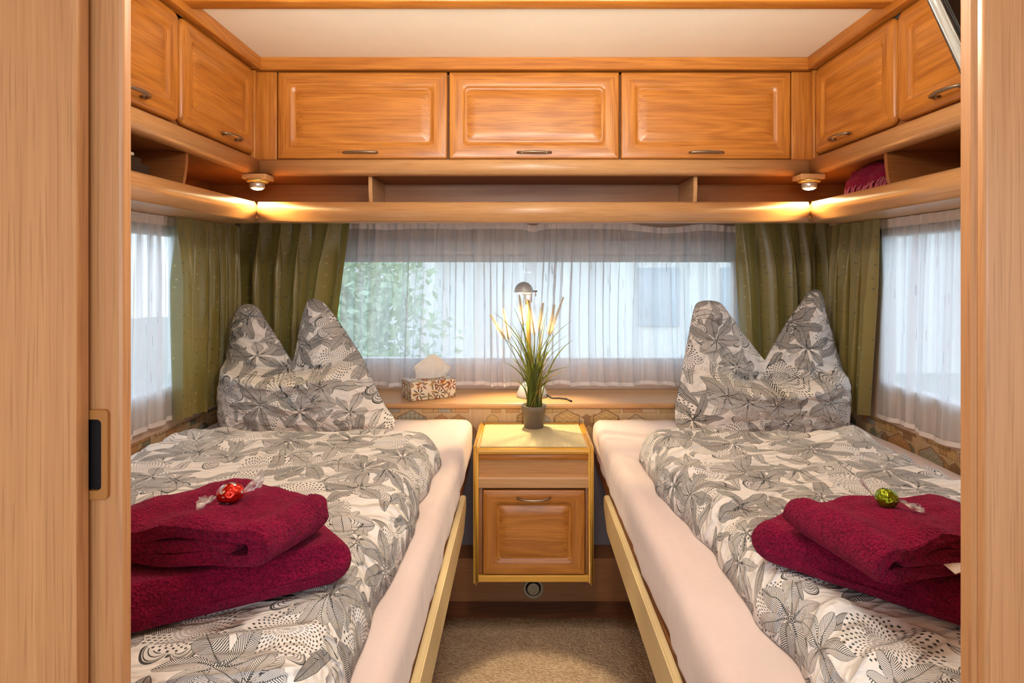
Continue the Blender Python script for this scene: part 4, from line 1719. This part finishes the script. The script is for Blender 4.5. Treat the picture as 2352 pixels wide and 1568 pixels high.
for j in range(14):
    v = j / 13
    row = []
    for i in range(25):
        u = i / 24
        k = u * (len(outl) - 1)
        i0 = min(int(k), len(outl) - 2)
        f = k - i0
        ox = outl[i0][0] * (1 - f) + outl[i0 + 1][0] * f
        oz = outl[i0][1] * (1 - f) + outl[i0 + 1][1] * f
        xx = ox * (.84 + .16 * v)
        dep = .016 * (abs(u - .58) * 2.2 - .5) * (1 - .3 * v) + .006 * nz(u * 6, v * 4, 3)
        if u > .88: dep -= .03 * (u - .88) * 8 * v
        row.append(ct + u1 * (xx + .012) + u2 * dep + Vector((0, 0, .0008 + oz * v)))
    P.append(row)
m.grid(P)
m.grid([[q + u2 * (.008 + .02 * (1 - abs(i / 12 - 1))) * 1.0 + Vector((0, 0, -.010 * (j / 13))) for i, q in enumerate(r)] for j, r in enumerate(P)])
m.build('tissue', tissue_mat, t, recalc=False)

# ------------------------------------------------------------------ things on the side shelves
o = None
m = MB()
P = []
random.seed(4)


def bundle(c, L, R, H, ax, seed):
    """loosely folded cloth lying on a shelf"""
    m = MB()
    P = []
    for j in range(26):
        v = j / 25
        row = []
        e = math.sqrt(max(.02, 1 - abs(2 * v - 1) ** 4))
        for i in range(36):
            a = 2 * PI * i / 36
            r = abs(math.cos(a)) ** .7 * (1 if math.cos(a) > 0 else -1), abs(math.sin(a)) ** .7 * (1 if math.sin(a) > 0 else -1)
            k = 1 + .16 * nz(math.cos(a) * 2.2, v * 4, seed) + .09 * nz(math.cos(a) * 6, v * 9 + math.sin(a) * 5, seed)
            fold = 1 - .12 * math.exp(-((a - 2.6) / .16) ** 2) - .10 * math.exp(-((a - 3.5) / .14) ** 2)
            x = c[0] + r[0] * R * e * k * fold
            z = c[2] + H / 2 + r[1] * H / 2 * e * k
            row.append(Vector((x, c[1] + (v - .5) * L + .006 * nz(a, v * 3, seed), max(z, c[2] + .001))))
        P.append(row)
    rows = m.grid(P, None, closed_u=True)
    m.face(rows[0]); m.face(rows[-1])
    return m


m = bundle((1.038, 1.665, SZ), .270, .078, .122, 'y', 2.0)
tw = m.build('rolled_towel', towel_mat)
tag(tw, 'burgundy towel with fringe stuffed on the right side shelf by the spotlight', 'towel')
m = MB()
random.seed(9)
for k in range(30):
    y = 1.54 + .20 * k / 29
    x = .958 + random.uniform(-.003, .004)
    z = SZ + .060 + random.uniform(-.004, .006)
    m.tube([Vector((x + .010, y, z + .006)), Vector((x, y + random.uniform(-.006, .006), z - .006)), Vector((x - .006, y + random.uniform(-.01, .01), z - .022)), Vector((x - .002, y + random.uniform(-.012, .012), z - .033))], .0016, 5)
m.build('fringe', plain('pink_fringe', (0.45, 0.10, 0.14), .8), tw)

t = thing('black_case', 'black rounded case with a pale strip on the left side shelf', 'case', (-.93, 1.36, SZ))
m = MB()
m.box(-.985, -.874, 1.25, 1.400, SZ, SZ + .082)
bmesh.ops.bevel(m.bm, geom=m.bm.edges[:], offset=.018, segments=4, affect='EDGES')
m.build('case_body', black, t)
MB().box(-.900, -.884, 1.27, 1.345, SZ + .0815, SZ + .089, .002).build('pale_strip', pale_tag, t)['label'] = 'pale strip'

# ------------------------------------------------------------------ television folded down from the ceiling
t = thing('television', 'black flat television with silver rim hanging tilted at the upper right', 'television', (.80, .86, 1.60))
dn = Vector((0, -.0345, -.0683)).normalized()          # down the panel, bottom towards the doorway
nb = Vector((0, dn.z, -dn.y)).normalized()             # towards the rear
if nb.y < 0: nb = -nb
A0 = Vector((.620, .864, HC + .397))
top, botm = A0 - dn * .27, A0 + dn * .11


def slab(mb, x0, x1, s0, s1, n0, n1, bev=.002):
    tmp = bmesh.new()
    bmesh.ops.create_cube(tmp, size=1.0)
    for v in tmp.verts:
        x = (x0 + x1) / 2 + v.co.x * (x1 - x0)
        s = (s0 + s1) / 2 + v.co.y * (s1 - s0)
        n = (n0 + n1) / 2 + v.co.z * (n1 - n0)
        v.co = Vector((x, 0, 0)) + Vector((0, A0.y, A0.z)) + dn * s + nb * n
    bmesh.ops.bevel(tmp, geom=tmp.edges[:], offset=bev, segments=2, affect='EDGES')
    mb._take(tmp, 0, True)


m = MB()
slab(m, .620, .995, -.262, .17, .0, .020, .003)
m.build('rim', silver, t)
m = MB()
slab(m, .623, .992, -.258, .167, -.006, .001)
m.build('back_cover', black, t)
m = MB()
slab(m, .635, .98, -.245, .155, .0195, .0215, .0005)
m.build('screen', dark_recess, t)
MB().box(.76, .86, .955, 1.01, ZC - .045, ZC - .001, .003).build('hinge_mount', black, t)

# ------------------------------------------------------------------ outside
struct(MB().box(-14, 14, -10, 22, -.66, -.60), 'ground', ground_mat)


def bush(c, r, h, seed, label):
    m = MB()
    random.seed(seed)
    for k in range(5200):                               # loose leafy crown
        a, q = random.uniform(0, 2 * PI), random.uniform(-1, 1)
        rr = random.random() ** .45
        lump = 1 + .35 * nz(math.cos(a) * 2, math.sin(a) * 2, q * 2 + seed)
        p = Vector((c[0] + math.cos(a) * math.sqrt(1 - q * q) * r * rr * lump, c[1] + math.sin(a) * math.sqrt(1 - q * q) * r * rr * lump, -.6 + h / 2 + q * h / 2 * rr * lump))
        d1 = Vector((random.gauss(0, 1), random.gauss(0, 1), random.gauss(0, 1))).normalized()
        d2 = d1.cross(Vector((random.gauss(0, 1), random.gauss(0, 1), random.gauss(0, 1)))).normalized()
        ll, ww = random.uniform(.05, .09), random.uniform(.025, .045)
        vs_ = [m.bm.verts.new(x) for x in (p - d1 * ll, p + d2 * ww, p + d1 * ll, p - d2 * ww)]
        m.face(vs_)
    return tag(m.build('garden_shrub', bush_mat), label, 'shrub')


bush((-2.3, 7.0, 0), 1.25, 2.5, 3, 'green garden shrub outside, seen through the left part of the rear sheer curtain')
bush((-4.6, 2.0, 0), 1.4, 2.3, 5, 'green garden shrub outside, seen through the left side sheer curtain')
t = thing('house', 'pale rendered house outside, seen through the right part of the rear sheer curtain', 'house', (4.2, 12, -.6))
MB().box(-6.0, 8.0, 10, 14, -.6, 3.2).build('house_wall', render_wall, t)
m = MB()
m.prism([(9.7, 3.2), (14.3, 3.2), (12, 4.4)], 'x', -6.2, 8.2)
m.build('roof', plain('grey_roof', (.30, .28, .27), .8), t)
for x in (2.0, 3.4):
    MB().box(x, x + .7, 9.95, 10.02, .2, 1.2, .01).build('house_window', plain('house_glass', (.50, .54, .58), .2), t)

# ------------------------------------------------------------------ light
w = bpy.data.worlds.new('daylight')
SC.world = w
w.use_nodes = True
nt = w.node_tree
bg = nt.nodes['Background']
tc = nt.nodes.new('ShaderNodeTexCoord')
sp = nt.nodes.new('ShaderNodeSeparateXYZ')
nt.links.new(tc.outputs['Generated'], sp.inputs[0])
rp = nt.nodes.new('ShaderNodeValToRGB')
nt.links.new(sp.outputs[2], rp.inputs[0])
rp.color_ramp.elements[0].position = 0.0
rp.color_ramp.elements[0].color = (0.80, 0.90, 1.0, 1)
rp.color_ramp.elements[1].position = 0.6
rp.color_ramp.elements[1].color = (0.62, 0.80, 1.0, 1)
nt.links.new(rp.outputs[0], bg.inputs[0])
bg.inputs[1].default_value = 3.5


def lamp(name, kind, loc, energy, color, size, rot=(0, 0, 0)):
    L = bpy.data.lights.new(name, kind)
    L.energy = energy
    L.color = color
    if kind == 'AREA':
        L.shape = 'DISK'
        L.size = size
    else:
        L.shadow_soft_size = size
    o = bpy.data.objects.new(name, L)
    o.location = loc
    o.rotation_euler = rot
    COL.objects.link(o)
    return o


def aim(o, target, deg, blend):
    o.data.spot_size = math.radians(deg)
    o.data.spot_blend = blend
    o.rotation_euler = (Vector(target) - o.location).to_track_quat('-Z', 'Y').to_euler()


lamp('bedroom_fill', 'POINT', (CX, .85, 1.64), 15, (1.0, .90, .75), .07)  # unseen fill added to light beds, pillows and curtains from the front
for x in (-.30, .38):                                  # added fill spots without fixtures, out of view, to brighten the ceiling
    aim(lamp('ceiling_fill', 'SPOT', (x, .66, 1.47), 42, (1.0, .93, .79), .05), (x * 1.2, 1.25, ZC), 84, 1.0)
aim(lamp('rug_fill_spot', 'SPOT', (CX, .78, 1.79), 130, (1.0, .82, .54), .02), (CX, 1.455, 0), 17.5, .25)  # added spot with no fixture, makes the bright patch on the rug
lamp('behind_camera_fill', 'POINT', (CX, -.75, 1.40), 12.5, (.95, .96, 1.0), .14)  # added fill behind the camera, stands for no particular lamp

# ------------------------------------------------------------------ camera
cam = bpy.data.cameras.new('camera')
cam.sensor_width = 36
cam.sensor_fit = 'HORIZONTAL'
cam.lens = F / 2352 * 36
cam.shift_x = -(U0 - 1176) / 2352
cam.shift_y = -(784 - V0) / 2352
cam.clip_start = .01
co = bpy.data.objects.new('camera', cam)
co.location = (0, 0, HC)
co.rotation_euler = (PI / 2, 0, 0)
COL.objects.link(co)
SC.camera = co

vs = SC.view_settings
vs.view_transform = 'Standard'
vs.look = 'None'
vs.gamma = 1.0
vs.use_curve_mapping = False
vs.exposure = 0.0
SC.cycles.max_bounces = 10
SC.cycles.transparent_max_bounces = 16
